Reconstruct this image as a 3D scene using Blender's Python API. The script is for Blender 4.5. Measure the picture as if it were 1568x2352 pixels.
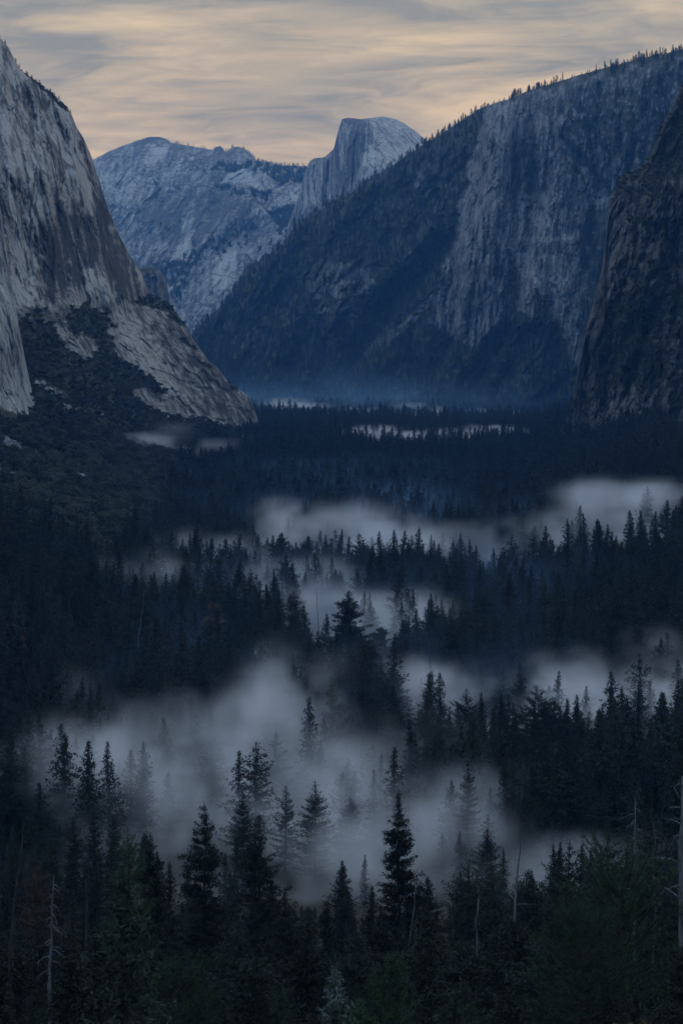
import bpy, math
import numpy as np

# ------------------------------------------------------------------ camera, sky, sun, exposure
SC = bpy.context.scene
for o in list(bpy.data.objects):
    bpy.data.objects.remove(o)
COL = SC.collection
R = math.radians
CAMZ = 190.0
PITCH = R(-4.1)
FPX = 5176.0                       # focal length in units of a 1568 x 2352 frame
cam_d = bpy.data.cameras.new('camera')
cam_d.sensor_fit = 'VERTICAL'
cam_d.sensor_height = 36.0
cam_d.lens = 36.0 * FPX / 2352.0
cam_d.clip_start = 1.0
cam_d.clip_end = 90000.0
cam = bpy.data.objects.new('camera', cam_d)
COL.objects.link(cam)
cam.location = (0, 0, CAMZ)
cam.rotation_euler = (R(90) + PITCH, 0, 0)
SC.camera = cam

SUN_EL, SUN_AZ = R(7.0), R(14.0)    # dawn sun, low behind the ridge, to the right of the view
SC.view_settings.view_transform = 'Standard'
SC.view_settings.look = 'None'
SC.view_settings.exposure = 0.33
SC.view_settings.gamma = 1.0
SC.view_settings.use_curve_mapping = False
SC.render.engine = 'CYCLES'
cy = SC.cycles
cy.use_denoising = True
cy.use_adaptive_sampling = False
cy.max_bounces = 5
cy.diffuse_bounces = 2
cy.glossy_bounces = 1
cy.transmission_bounces = 1
cy.volume_bounces = 2
cy.transparent_max_bounces = 64
cy.volume_max_steps = 256


class N:
    """tiny helper for node trees"""
    def __init__(self, tree):
        self.t = tree

    def new(self, typ, **kw):
        n = self.t.nodes.new(typ)
        for k, v in kw.items():
            setattr(n, k, v)
        return n

    def put(self, sock, v):
        if hasattr(v, 'is_linked') or hasattr(v, 'links'):
            self.t.links.new(v, sock)
        else:
            sock.default_value = v

    def math(self, op, a, b=None, c=None, clamp=False):
        n = self.new('ShaderNodeMath', operation=op, use_clamp=clamp)
        self.put(n.inputs[0], a)
        if b is not None:
            self.put(n.inputs[1], b)
        if c is not None:
            self.put(n.inputs[2], c)
        return n.outputs[0]

    def vec(self, op, a, b=None, out=0):
        n = self.new('ShaderNodeVectorMath', operation=op)
        self.put(n.inputs[0], a)
        if b is not None:
            if op == 'SCALE':
                self.put(n.inputs[3], b)
            else:
                self.put(n.inputs[1], b)
        return n.outputs[out]

    def mixc(self, f, a, b):
        n = self.new('ShaderNodeMix', data_type='RGBA')
        self.put(n.inputs[0], f)
        self.put(n.inputs[6], a)
        self.put(n.inputs[7], b)
        return n.outputs[2]

    def ramp(self, v, lo, hi, a=0.0, b=1.0, smooth=True):
        n = self.new('ShaderNodeMapRange')
        n.interpolation_type = 'SMOOTHSTEP' if smooth else 'LINEAR'
        self.put(n.inputs[0], v)
        for i, x in enumerate((lo, hi, a, b)):
            self.put(n.inputs[1 + i], x)
        return n.outputs[0]

    def noise(self, vec, scale, detail=3.0, rough=0.55, dist=0.0):
        n = self.new('ShaderNodeTexNoise')
        self.put(n.inputs['Vector'], vec)
        n.inputs['Scale'].default_value = scale
        n.inputs['Detail'].default_value = detail
        n.inputs['Roughness'].default_value = rough
        n.inputs['Distortion'].default_value = dist
        return n.outputs[0]


CLOUD_LIT = (4.05, 3.2, 2.0, 1)
CLOUD_SHADE = (1.5, 1.46, 1.25, 1)
CLOUD_LIT_AWAY = (2.95, 4.2, 6.1, 1)
CLOUD_SHADE_AWAY = (2.1, 3.2, 4.9, 1)


def build_world():
    w = bpy.data.worlds.new('World')
    SC.world = w
    w.use_nodes = True
    t = w.node_tree
    t.nodes.clear()
    n = N(t)
    out = n.new('ShaderNodeOutputWorld')
    bg = n.new('ShaderNodeBackground')
    sky = n.new('ShaderNodeTexSky')
    sky.sky_type = 'NISHITA'
    sky.sun_disc = False
    sky.sun_elevation = SUN_EL
    sky.sun_rotation = SUN_AZ
    sky.altitude = 1300
    sky.air_density = 1.0
    sky.dust_density = 0.6
    sky.ozone_density = 3.0
    # thin high cirrus: streaks on a plane far above, seen in perspective
    tc = n.new('ShaderNodeTexCoord')
    sep = n.new('ShaderNodeSeparateXYZ')
    t.links.new(tc.outputs['Generated'], sep.inputs[0])
    zz = n.math('ADD', n.math('MAXIMUM', sep.outputs[2], 0.0), 0.035)
    u = n.math('DIVIDE', sep.outputs[0], zz)
    v = n.math('DIVIDE', sep.outputs[1], zz)
    # turn the streaks slightly
    u2 = n.math('ADD', n.math('MULTIPLY', u, 0.985), n.math('MULTIPLY', v, 0.10))
    v2 = n.math('ADD', n.math('MULTIPLY', v, 0.985), n.math('MULTIPLY', u, -0.12))
    comb = n.new('ShaderNodeCombineXYZ')
    n.put(comb.inputs[0], n.math('MULTIPLY', u2, 1.5))
    n.put(comb.inputs[1], n.math('MULTIPLY', v2, 0.75))
    big = n.noise(comb.outputs[0], 0.62, 4.0, 0.55, 0.9)
    comb2 = n.new('ShaderNodeCombineXYZ')
    n.put(comb2.inputs[0], n.math('ADD', n.math('MULTIPLY', u2, 2.8), n.math('MULTIPLY', big, 4.0)))
    n.put(comb2.inputs[1], n.math('ADD', n.math('MULTIPLY', v2, 2.6), n.math('MULTIPLY', u, 0.5)))
    fine = n.noise(comb2.outputs[0], 1.0, 7.0, 0.66, 0.7)
    d = n.math('ADD', n.math('MULTIPLY', big, 0.66), n.math('MULTIPLY', fine, 0.34))
    # the dawn glow lifts the cloud low above the horizon
    d = n.math('ADD', d, n.ramp(sep.outputs[2], 0.05, 0.13, 0.07, -0.02))
    dens = n.ramp(d, 0.40, 0.60, 0.0, 1.0, smooth=False)
    # thin cloud looks thicker at a slant; it is warm towards the dawn and cool away from it
    sd = (math.sin(SUN_AZ) * math.cos(SUN_EL), math.cos(SUN_AZ) * math.cos(SUN_EL), math.sin(SUN_EL))
    toward = n.ramp(n.vec('DOT_PRODUCT', tc.outputs['Generated'], sd, out=1), -0.2, 1.0)
    lit = n.mixc(toward, CLOUD_LIT_AWAY, CLOUD_LIT)
    grey = n.mixc(toward, CLOUD_SHADE_AWAY, CLOUD_SHADE)
    c = n.mixc(dens, grey, lit)
    # a veiled sky is brightest overhead and dims evenly towards the horizon
    c = n.vec('SCALE', c, n.math('MULTIPLY_ADD', n.math('MAXIMUM', sep.outputs[2], 0.0), 2.0, 0.92))
    cover = n.math('SUBTRACT', 1.0, n.math('POWER', 2.718, n.math('DIVIDE', -0.6, zz)))
    allc = n.mixc(cover, sky.outputs[0], c)
    n.put(bg.inputs['Color'], allc)
    bg.inputs['Strength'].default_value = 0.12
    t.links.new(bg.outputs[0], out.inputs['Surface'])


build_world()
sun_d = bpy.data.lights.new('sun', 'SUN')
sun_d.energy = 0.15
sun_d.angle = R(20)
sun_d.color = (1.0, 0.82, 0.62)
sun = bpy.data.objects.new('sun', sun_d)
COL.objects.link(sun)
sun.rotation_euler = (R(90) - SUN_EL, 0, R(180) - SUN_AZ)
sun.location = (600, 2000, 3000)

# ------------------------------------------------------------------ helpers
rng = np.random.default_rng(7)
_perm = np.random.default_rng(3).permutation(256)
_perm = np.concatenate([_perm, _perm, _perm])
_gr = np.random.default_rng(5).normal(size=(256, 3))
_gr /= np.linalg.norm(_gr, axis=1)[:, None]


def gnoise(p):
    p = np.asarray(p, float)
    i = np.floor(p).astype(np.int64)
    f = p - i
    i &= 255
    u = f * f * f * (f * (f * 6 - 15) + 10)
    res = 0
    for dx in (0, 1):
        wx = u[:, 0] if dx else 1 - u[:, 0]
        for dy in (0, 1):
            wy = u[:, 1] if dy else 1 - u[:, 1]
            for dz in (0, 1):
                wz = u[:, 2] if dz else 1 - u[:, 2]
                h = _perm[_perm[_perm[(i[:, 0] + dx) & 255] + ((i[:, 1] + dy) & 255)] + ((i[:, 2] + dz) & 255)]
                g = _gr[h]
                dot = g[:, 0] * (f[:, 0] - dx) + g[:, 1] * (f[:, 1] - dy) + g[:, 2] * (f[:, 2] - dz)
                res = res + wx * wy * wz * dot
    return res * 1.6


def fbm(p, octv=4, lac=2.03, gain=0.5):
    s, a, q = 0, 1.0, np.array(p, float)
    for k in range(octv):
        s = s + a * gnoise(q)
        q = q * lac + 17.3
        a *= gain
    return s


def ridged(p, octv=4, lac=2.05, gain=0.5):
    s, a, q = 0, 1.0, np.array(p, float)
    for k in range(octv):
        s = s + a * (1 - 2 * np.abs(gnoise(q)))
        q = q * lac + 9.1
        a *= gain
    return s


def cells(p, seed=0):
    """blocky offsets: every cell of a jittered grid keeps one value in -1..1"""
    p = np.asarray(p, float)
    i = np.floor(p[:, :2]).astype(np.int64)
    best = np.full(len(p), 1e9)
    val = np.zeros(len(p))
    for dx in (-1, 0, 1):
        for dy in (-1, 0, 1):
            c = i + [dx, dy]
            h = _perm[_perm[(c[:, 0] + seed) & 255] + (c[:, 1] & 255)]
            h2 = _perm[h + 31]
            q = c + np.stack([h, h2], -1) / 256.0
            d = ((p[:, :2] - q) ** 2).sum(1)
            m = d < best
            best = np.where(m, d, best)
            val = np.where(m, _perm[h2 + 77] / 128.0 - 1, val)
    return val


def blocks(X, Y, sx, sy, seed=0, shear=0.0, rough=0.14):
    """fractured rock: leaning blocks whose faces step in and out, in three sizes"""
    X = X + shear * Y
    w = np.stack([gnoise(np.stack([X / sx, Y / sx, 0 * X + 1.7], -1)), gnoise(np.stack([X / sx, Y / sx, 0 * X + 5.2], -1))], -1) * rough
    a = cells(np.stack([X / sx, Y / sy], -1) + w, seed)
    b = cells(np.stack([X / sx * 2.3, Y / sy * 2.0], -1) + w * 1.7, seed + 11)
    c = cells(np.stack([X / sx * 5.1, Y / sy * 4.2], -1) + w * 3.0, seed + 23)
    return a + 0.5 * b + 0.25 * c


def sstep(a, b, x):
    t = np.clip((x - a) / (b - a), 0, 1)
    return t * t * (3 - 2 * t)


def ray(X, Y):
    """direction through a point of the 1568 x 2352 frame, scaled to one metre forward"""
    X = np.asarray(X, float); Y = np.asarray(Y, float)
    cx = (X - 784) / FPX
    cz = (1176 - Y) / FPX
    dy = math.cos(PITCH) - math.sin(PITCH) * cz
    dz = math.sin(PITCH) + math.cos(PITCH) * cz
    return cx / dy, dz / dy


def at(X, Y, D):
    a, b = ray(X, Y)
    return np.stack([a * D, D + 0 * a, CAMZ + b * D], -1)


def new_mesh(name, verts, faces, mats, mat_idx=None, smooth=False):
    me = bpy.data.meshes.new(name)
    verts = np.asarray(verts, np.float32)
    faces = np.asarray(faces, np.int32)
    k = faces.shape[1]
    me.vertices.add(len(verts))
    me.vertices.foreach_set('co', verts.ravel())
    me.loops.add(faces.size)
    me.loops.foreach_set('vertex_index', faces.ravel())
    me.polygons.add(len(faces))
    me.polygons.foreach_set('loop_start', np.arange(0, faces.size, k, dtype=np.int32))
    if mat_idx is not None:
        me.polygons.foreach_set('material_index', np.asarray(mat_idx, np.int32))
    me.polygons.foreach_set('use_smooth', np.full(len(faces), smooth))
    for m in (mats if isinstance(mats, (list, tuple)) else [mats]):
        me.materials.append(m)
    me.update(calc_edges=True)
    return me


def link(name, data, parent=None, loc=None, label=None, cat=None, group=None, kind=None):
    o = bpy.data.objects.new(name, data)
    COL.objects.link(o)
    if parent is not None:
        o.parent = parent
    if loc is not None:
        o.location = loc
    for k, v in (('label', label), ('category', cat), ('group', group), ('kind', kind)):
        if v:
            o[k] = v
    return o


def attr(me, name, vals):
    a = me.attributes.new(name, 'FLOAT', 'POINT')
    a.data.foreach_set('value', np.asarray(vals, np.float32))


# ------------------------------------------------------------------ materials
def mat_base(name):
    m = bpy.data.materials.new(name)
    m.use_nodes = True
    t = m.node_tree
    n = N(t)
    b = t.nodes['Principled BSDF']
    b.inputs['Roughness'].default_value = 0.9
    b.inputs['Specular IOR Level'].default_value = 0.2
    return m, n, b


def rock_mat(name, dark, light, S, veg=(0.030, 0.036, 0.022), bump=6.0, stretch=0.14, warm=(1.06, 1.0, 0.92)):
    """granite: vertical water streaks, cracks and pale patches; S = feature size in metres"""
    m, n, b = mat_base(name)
    geo = n.new('ShaderNodeNewGeometry')
    pos = geo.outputs['Position']
    st = n.vec('MULTIPLY', pos, (1.0, 1.0, stretch))
    streak = n.noise(st, 1.0 / S, 5.0, 0.65, 0.12)
    streak2 = n.noise(n.vec('MULTIPLY', pos, (1.0, 1.0, stretch * 1.8)), 4.3 / S, 5.0, 0.7, 0.05)
    patch = n.noise(n.vec('MULTIPLY', pos, (1, 1, 0.45)), 0.28 / S, 4.0, 0.6, 0.15)
    fine = n.noise(pos, 9.0 / S, 5.0, 0.7)
    vor = n.new('ShaderNodeTexVoronoi', feature='DISTANCE_TO_EDGE')
    warp = n.noise(pos, 1.5 / S, 2.0)
    wp = n.vec('ADD', n.vec('MULTIPLY', pos, (1, 1, stretch * 2.2)), n.vec('SCALE', n.vec('MULTIPLY', (1.0, 1.0, 1.0), warp), S * 0.25))
    n.put(vor.inputs['Vector'], wp)
    vor.inputs['Scale'].default_value = 0.55 / S
    crack = n.ramp(vor.outputs['Distance'], 0.0, 0.035, 1.0, 0.0)
    vor2 = n.new('ShaderNodeTexVoronoi', feature='DISTANCE_TO_EDGE')
    n.put(vor2.inputs['Vector'], n.vec('MULTIPLY', wp, (1, 1, 0.8)))
    vor2.inputs['Scale'].default_value = 1.7 / S
    crack = n.math('MAXIMUM', crack, n.math('MULTIPLY', n.ramp(vor2.outputs['Distance'], 0.0, 0.05, 1.0, 0.0), n.ramp(patch, 0.4, 0.6)))
    tone = n.new('ShaderNodeAttribute', attribute_name='tone').outputs['Fac']
    vega = n.new('ShaderNodeAttribute', attribute_name='veg').outputs['Fac']
    v = n.math('ADD', n.math('MULTIPLY', streak, 0.50), n.math('MULTIPLY', streak2, 0.90))
    v = n.math('ADD', v, n.math('MULTIPLY', patch, 0.45))
    v = n.math('ADD', v, n.math('MULTIPLY', fine, 0.95))
    v = n.math('ADD', v, n.math('MULTIPLY', tone, 1.25))
    f = n.ramp(v, 1.18, 1.62, 0.0, 1.0, smooth=False)
    c = n.mixc(f, (*dark, 1), (*light, 1))
    c = n.mixc(n.ramp(patch, 0.42, 0.7, 0.0, 0.55), c, n.vec('MULTIPLY', c, warm))
    c = n.mixc(n.math('MULTIPLY', crack, 0.7), c, (dark[0] * 0.45, dark[1] * 0.45, dark[2] * 0.45, 1))
    vn = n.noise(pos, 5.0 / S, 4.0, 0.7)
    vm = n.ramp(n.math('ADD', vega, n.math('MULTIPLY', n.math('SUBTRACT', vn, 0.5), 1.1)), 0.40, 0.56)
    vc = n.mixc(n.ramp(n.noise(pos, 2.0 / S, 3.0), 0.35, 0.7), (*veg, 1), (veg[0] * 2.0, veg[1] * 1.7, veg[2] * 1.6, 1))
    c = n.mixc(vm, c, vc)
    n.put(b.inputs['Base Color'], c)
    bp = n.new('ShaderNodeBump')
    bp.inputs['Strength'].default_value = 1.0
    bp.inputs['Distance'].default_value = bump
    h = n.math('ADD', n.math('MULTIPLY', streak2, 1.3), n.math('MULTIPLY', fine, 1.1))
    h = n.math('SUBTRACT', h, n.math('MULTIPLY', crack, 0.5))
    n.put(bp.inputs['Height'], h)
    n.put(b.inputs['Normal'], bp.outputs[0])
    return m


def leaf_mat(name, a, c, scale=0.5):
    m, n, b = mat_base(name)
    oi = n.new('ShaderNodeObjectInfo')
    tc = n.new('ShaderNodeTexCoord')
    ns = n.noise(tc.outputs['Object'], scale, 2.0)
    f = n.math('ADD', n.math('MULTIPLY', ns, 0.9), n.math('MULTIPLY', oi.outputs['Random'], 0.5))
    n.put(b.inputs['Base Color'], n.mixc(n.ramp(f, 0.40, 1.1), (*a, 1), (*c, 1)))
    b.inputs['Roughness'].default_value = 0.75
    return m


def plain_mat(name, a, c, scale, stretch=1.0, rough=0.9):
    m, n, b = mat_base(name)
    tc = n.new('ShaderNodeTexCoord')
    p = n.vec('MULTIPLY', tc.outputs['Object'], (1, 1, stretch))
    ns = n.noise(p, scale, 4.0, 0.65)
    n.put(b.inputs['Base Color'], n.mixc(n.ramp(ns, 0.3, 0.7), (*a, 1), (*c, 1)))
    b.inputs['Roughness'].default_value = rough
    bp = n.new('ShaderNodeBump')
    bp.inputs['Distance'].default_value = 0.05
    n.put(bp.inputs['Height'], ns)
    n.put(b.inputs['Normal'], bp.outputs[0])
    return m


M = {}
M['elcap'] = rock_mat('pale_granite', (0.052, 0.050, 0.050), (0.48, 0.445, 0.41), 48.0, bump=5.0)
M['buttress'] = rock_mat('pale_granite_slab', (0.20, 0.195, 0.19), (0.50, 0.48, 0.455), 36.0, bump=3.0)
M['ridge'] = rock_mat('grey_granite', (0.055, 0.058, 0.065), (0.27, 0.27, 0.275), 62.0, bump=9.0, stretch=0.3)
M['crag'] = rock_mat('brown_granite', (0.045, 0.043, 0.042), (0.21, 0.195, 0.185), 42.0, bump=7.0, stretch=0.25)
M['far'] = rock_mat('distant_granite', (0.08, 0.085, 0.095), (0.40, 0.40, 0.40), 240.0, bump=18.0, stretch=0.35, warm=(1.03, 1.0, 0.97))
M['dome'] = rock_mat('dome_granite', (0.11, 0.11, 0.12), (0.46, 0.45, 0.44), 120.0, bump=9.0, stretch=0.12, warm=(1.03, 1.0, 0.97))
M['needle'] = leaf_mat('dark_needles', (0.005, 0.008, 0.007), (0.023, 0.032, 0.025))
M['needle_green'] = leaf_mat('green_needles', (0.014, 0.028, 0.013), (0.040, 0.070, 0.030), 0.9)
M['needle_brown'] = leaf_mat('dry_needles', (0.045, 0.028, 0.020), (0.095, 0.060, 0.042))
M['oak'] = leaf_mat('oak_leaves', (0.010, 0.013, 0.009), (0.070, 0.072, 0.045), 0.10)
M['autumn'] = leaf_mat('autumn_leaves', (0.09, 0.035, 0.015), (0.20, 0.085, 0.032), 0.4)
M['lichen'] = leaf_mat('grey_green_leaves', (0.06, 0.075, 0.06), (0.16, 0.18, 0.16), 1.5)
M['yellow'] = leaf_mat('yellow_leaves', (0.07, 0.055, 0.015), (0.16, 0.12, 0.035), 1.5)
M['bark'] = plain_mat('bark', (0.018, 0.015, 0.013), (0.052, 0.043, 0.036), 2.0, 0.25)
M['deadwood'] = plain_mat('weathered_deadwood', (0.035, 0.034, 0.033), (0.14, 0.135, 0.13), 2.5, 0.12)
M['char'] = plain_mat('charred_wood', (0.010, 0.010, 0.010), (0.045, 0.040, 0.038), 2.5, 0.15)
M['boulder'] = plain_mat('talus_granite', (0.07, 0.07, 0.073), (0.24, 0.235, 0.23), 0.15)

mg, n_, b_ = mat_base('forest_floor')
gp = n_.new('ShaderNodeNewGeometry').outputs['Position']
gf = n_.noise(gp, 0.02, 5.0, 0.65)
gr_ = n_.noise(gp, 0.25, 4.0, 0.7)
gc = n_.mixc(n_.ramp(gf, 0.35, 0.65), (0.012, 0.012, 0.009, 1), (0.030, 0.026, 0.018, 1))
gc = n_.mixc(n_.ramp(gr_, 0.55, 0.75, 0, 0.5), gc, (0.03, 0.04, 0.02, 1))
scree = n_.new('ShaderNodeAttribute', attribute_name='tone').outputs['Fac']
gs = n_.mixc(n_.ramp(gr_, 0.3, 0.7), (0.045, 0.045, 0.047, 1), (0.16, 0.155, 0.155, 1))
sm = n_.ramp(n_.math('ADD', scree, n_.math('MULTIPLY', n_.math('SUBTRACT', gf, 0.5), 0.9)), 0.45, 0.6)
n_.put(b_.inputs['Base Color'], n_.mixc(sm, gc, gs))
bp_ = n_.new('ShaderNodeBump')
bp_.inputs['Distance'].default_value = 1.5
n_.put(bp_.inputs['Height'], gr_)
n_.put(b_.inputs['Normal'], bp_.outputs[0])
M['ground'] = mg


# ------------------------------------------------------------------ ground
def G(x, y):
    x = np.asarray(x, float); y = np.asarray(y, float)
    near = np.interp(y, [-400, 0, 150, 400, 550, 700, 850, 1000, 1250, 1500], [230, 184, 140, 72, 44, 22, 9, 3, 0, 0])
    wl = sstep(500, 1700, y) * (1 - sstep(5200, 7500, y))
    left = np.maximum(0, -x - (60 + 0.045 * y))
    left = left * 0.46 * wl
    wr = sstep(900, 2400, y) * (1 - sstep(4500, 6500, y))
    right = np.maximum(0, x - (0.085 * y - 15)) * 0.40 * wr
    left = 420 * np.tanh(left / 420)
    right = 420 * np.tanh(right / 420)
    p = np.stack([x / 130, y / 130, 0 * x], -1)
    sh = x.shape
    nz = fbm(p.reshape(-1, 3), 3).reshape(sh)
    lump = 3.0 + 0.05 * np.minimum(left + right, 120)
    return near + left + right + nz * lump * (1 - sstep(9000, 14000, y))


def poly_sd(X, Y, poly):
    """signed distance in frame units, positive inside"""
    P = np.asarray(poly, float)
    d = np.full(X.shape, 1e18)
    inside = np.zeros(X.shape, bool)
    for k in range(len(P)):
        ax, ay = P[k]
        bx, by = P[(k + 1) % len(P)]
        ex, ey = bx - ax, by - ay
        t = np.clip(((X - ax) * ex + (Y - ay) * ey) / (ex * ex + ey * ey + 1e-9), 0, 1)
        d = np.minimum(d, (X - ax - t * ex) ** 2 + (Y - ay - t * ey) ** 2)
        c = ((ay > Y) != (by > Y)) & (X < (bx - ax) * (Y - ay) / (by - ay + 1e-12) + ax)
        inside ^= c
    d = np.sqrt(d)
    return np.where(inside, d, -d)


SCREE = [(-330, 2330, 14, 200), (-262, 2150, 16, 160), (-390, 2650, 20, 150), (-300, 1950, 12, 120)]


def build_ground():
    a = np.linspace(0, 1, 260)
    ys = -400 + 6400 * a ** 1.25
    ys = np.concatenate([ys, np.array([6200, 6500, 7000, 7600, 8500, 10000, 13000, 18000, 26000, 40000, 60000])])
    b = np.linspace(-1, 1, 221)
    xs = 1500 * np.sign(b) * np.abs(b) ** 1.2
    xs = np.concatenate([[-50000, -25000, -12000, -6000, -3500, -2200], xs, [2200, 3500, 6000, 12000, 25000, 50000]])
    Xg, Yg = np.meshgrid(xs, ys)
    Z = G(Xg, Yg)
    nx, ny = len(xs), len(ys)
    idx = np.arange(nx * ny).reshape(ny, nx)
    f = np.stack([idx[:-1, :-1], idx[:-1, 1:], idx[1:, 1:], idx[1:, :-1]], -1).reshape(-1, 4)
    V = np.stack([Xg, Yg, Z], -1).reshape(-1, 3)
    me = new_mesh('ground', V, f, M['ground'], smooth=True)
    # bare scree runs on the left slope
    nz = fbm(np.stack([V[:, 0] / 40, V[:, 1] / 80, 0 * V[:, 0]], -1), 3)
    tone = scree_mask(V[:, 0], V[:, 1], nz)
    attr(me, 'tone', tone)
    link('ground', me, kind='structure', label='wooded valley floor rising to slopes on both sides')


def scree_mask(x, y, nz=0.0):
    """narrow chutes of bare rock running down the left slope towards the floor"""
    t = np.zeros_like(x)
    for (y0, w, x0, x1) in ((2440, 70, -470, -245), (2120, 60, -420, -262), (2780, 40, -480, -330)):
        yc = y0 + 25 * np.sin(x / 31.0)
        run = sstep(x0 - 40, x0, x) * (1 - sstep(x1 - 30, x1, x))
        ww = w * (0.55 + 0.45 * sstep(x1, x0 + 60, x))
        t = np.maximum(t, run * np.exp(-((y - yc) / ww) ** 2 * 0.5))
    return np.clip(t + 0.25 * nz * (t > 0.1), 0, 1)


build_ground()


# ------------------------------------------------------------------ mountains
def rbf(ctrl, X, Y, eps=25.0):
    C = np.asarray(ctrl, float)
    s = 400.0
    P = C[:, :2] / s
    e = (eps / s) ** 2
    K = np.sqrt(((P[:, None] - P[None]) ** 2).sum(-1) + e)
    n = len(P)
    A = np.zeros((n + 3, n + 3))
    A[:n, :n] = K
    A[:n, n] = 1; A[:n, n + 1:] = P
    A[n, :n] = 1; A[n + 1:, :n] = P.T
    rhs = np.concatenate([C[:, 2], np.zeros(3)])
    w = np.linalg.solve(A, rhs)
    q = np.stack([X / s, Y / s], -1)
    out = w[n] + q @ w[n + 1:]
    for k in range(n):
        out = out + w[k] * np.sqrt(((q - P[k]) ** 2).sum(-1) + e)
    return out


def relief(name, label, mat, top, base, ctrl, nx, ny, disp, veg_f=None, tone_f=None, edge=(2.0, 14.0),
           rnd=(40.0, 300.0), back=(900.0, 1500.0)):
    """a mountain: front face from an outline with its own distances, a rounded crest, and a back slope"""
    top = np.asarray(top, float)
    X = np.linspace(top[0, 0], top[-1, 0], nx)
    T = np.interp(X, top[:, 0], top[:, 1])
    e1 = gnoise(np.stack([X / edge[1], 0 * X + 3.3, 0 * X], -1)) + 0.6 * gnoise(np.stack([X / (edge[1] * 0.37), 0 * X + 8.3, 0 * X], -1))
    T = T + edge[0] * e1
    base = np.asarray(base, float)
    B = np.interp(X, base[:, 0], base[:, 1])
    B = np.maximum(B, T + 2)
    v = np.linspace(0, 1, ny)
    XX = np.repeat(X[None], ny, 0)
    YY = B[None] + (T - B)[None] * v[:, None]
    D = rbf(ctrl, XX, YY)
    # crest rounding: depth swings back as the outline is approached
    q = np.clip(1 - (YY - T[None]) / rnd[0], 0, 1)
    D = D + rnd[1] * (1 - np.sqrt(np.clip(1 - q ** 2, 0, 1)))
    P = at(XX, YY, D).reshape(-1, 3)
    dd = disp(P, XX.ravel(), YY.ravel())
    D = D + dd.reshape(D.shape)
    P = at(XX, YY, D)
    rows = [P]
    nb = 10
    tp = P[-1]
    for k in range(1, nb + 1):
        s = k / nb
        r = tp.copy()
        r[:, 1] += back[0] * s
        r[:, 0] += back[0] * s * r[:, 0] / np.maximum(tp[:, 1], 1)
        r[:, 2] = tp[:, 2] - back[1] * s ** 1.6
        rows.append(r[None])
    P = np.concatenate(rows, 0)
    nr = P.shape[0]
    idx = np.arange(nr * nx).reshape(nr, nx)
    f = np.stack([idx[:-1, :-1], idx[:-1, 1:], idx[1:, 1:], idx[1:, :-1]], -1).reshape(-1, 4)
    V = P.reshape(-1, 3)
    me = new_mesh(name, V, f, mat, smooth=True)
    XF = np.concatenate([XX, np.repeat(X[None], nb, 0)], 0).ravel()
    YF = np.concatenate([YY, np.repeat(T[None], nb, 0)], 0).ravel()
    veg = veg_f(V, XF, YF) if veg_f else np.zeros(len(V))
    tone = tone_f(V, XF, YF) if tone_f else np.zeros(len(V))
    attr(me, 'veg', veg)
    attr(me, 'tone', tone)
    o = link(name, me, kind='structure', label=label)
    return dict(o=o, P=P[:ny], X=XX, Y=YY, veg=veg.reshape(nr, nx)[:ny], top=tp, Xc=X)


def blob(X, Y, cx, cy_, rx, ry, ang=0.0):
    a = R(ang)
    dx, dy = X - cx, Y - cy_
    u = (dx * math.cos(a) + dy * math.sin(a)) / rx
    w = (-dx * math.sin(a) + dy * math.cos(a)) / ry
    return np.exp(-(u * u + w * w))


_WARP = {}


def pm(X, Y, poly, soft=5.0, warp=7.0, ws=22.0):
    """soft-edged patch with a ragged outline"""
    key = (len(X), float(X[0]), float(X[-1]), float(Y[0]), ws)
    if key not in _WARP:
        _WARP[key] = (fbm(np.stack([X / ws, Y / ws, 0 * X + 2.2], -1), 3), fbm(np.stack([X / ws, Y / ws, 0 * X + 6.6], -1), 3))
    P = np.asarray(poly, float)
    pad = soft + 2.0 * warp + 2
    out = np.zeros(len(X))
    m = (X > P[:, 0].min() - pad) & (X < P[:, 0].max() + pad) & (Y > P[:, 1].min() - pad) & (Y < P[:, 1].max() + pad)
    wx = X[m] + warp * _WARP[key][0][m]
    wy = Y[m] + warp * _WARP[key][1][m]
    out[m] = sstep(-soft, soft, poly_sd(wx, wy, poly))
    return out


def streaks(X, Y, sx, sy, shear=0.0, k=0.0):
    """water-stain streaks and flakes that run down the face"""
    x = X + shear * Y
    a = fbm(np.stack([x / sx, Y / sy, 0 * X + k], -1), 4, gain=0.6)
    b = blocks(x, Y, sx * 1.6, sy * 0.6, int(k) + 5, 0.0, 0.2)
    # long dark joints where a smooth field crosses zero, and pale fresh flakes
    g1 = gnoise(np.stack([x / (sx * 3.2), Y / (sy * 2.2), 0 * X + k + 3.3], -1)) + 0.12 * a
    g2 = gnoise(np.stack([x / (sx * 1.5), Y / (sy * 1.1), 0 * X + k + 7.7], -1)) + 0.12 * a
    ln = np.exp(-(g1 / 0.05) ** 2) + 0.6 * np.exp(-(g2 / 0.06) ** 2)
    fl = np.clip(cells(np.stack([x / (sx * 1.3), Y / (sy * 0.5)], -1), int(k) + 40) - 0.72, 0, 1) / 0.28
    return 0.20 * a + 0.08 * b - 0.17 * ln + 0.11 * fl


def pn(X, Y, s, k=0.0, o=3):
    return fbm(np.stack([X / s, Y / s, 0 * X + k], -1), o)


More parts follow.
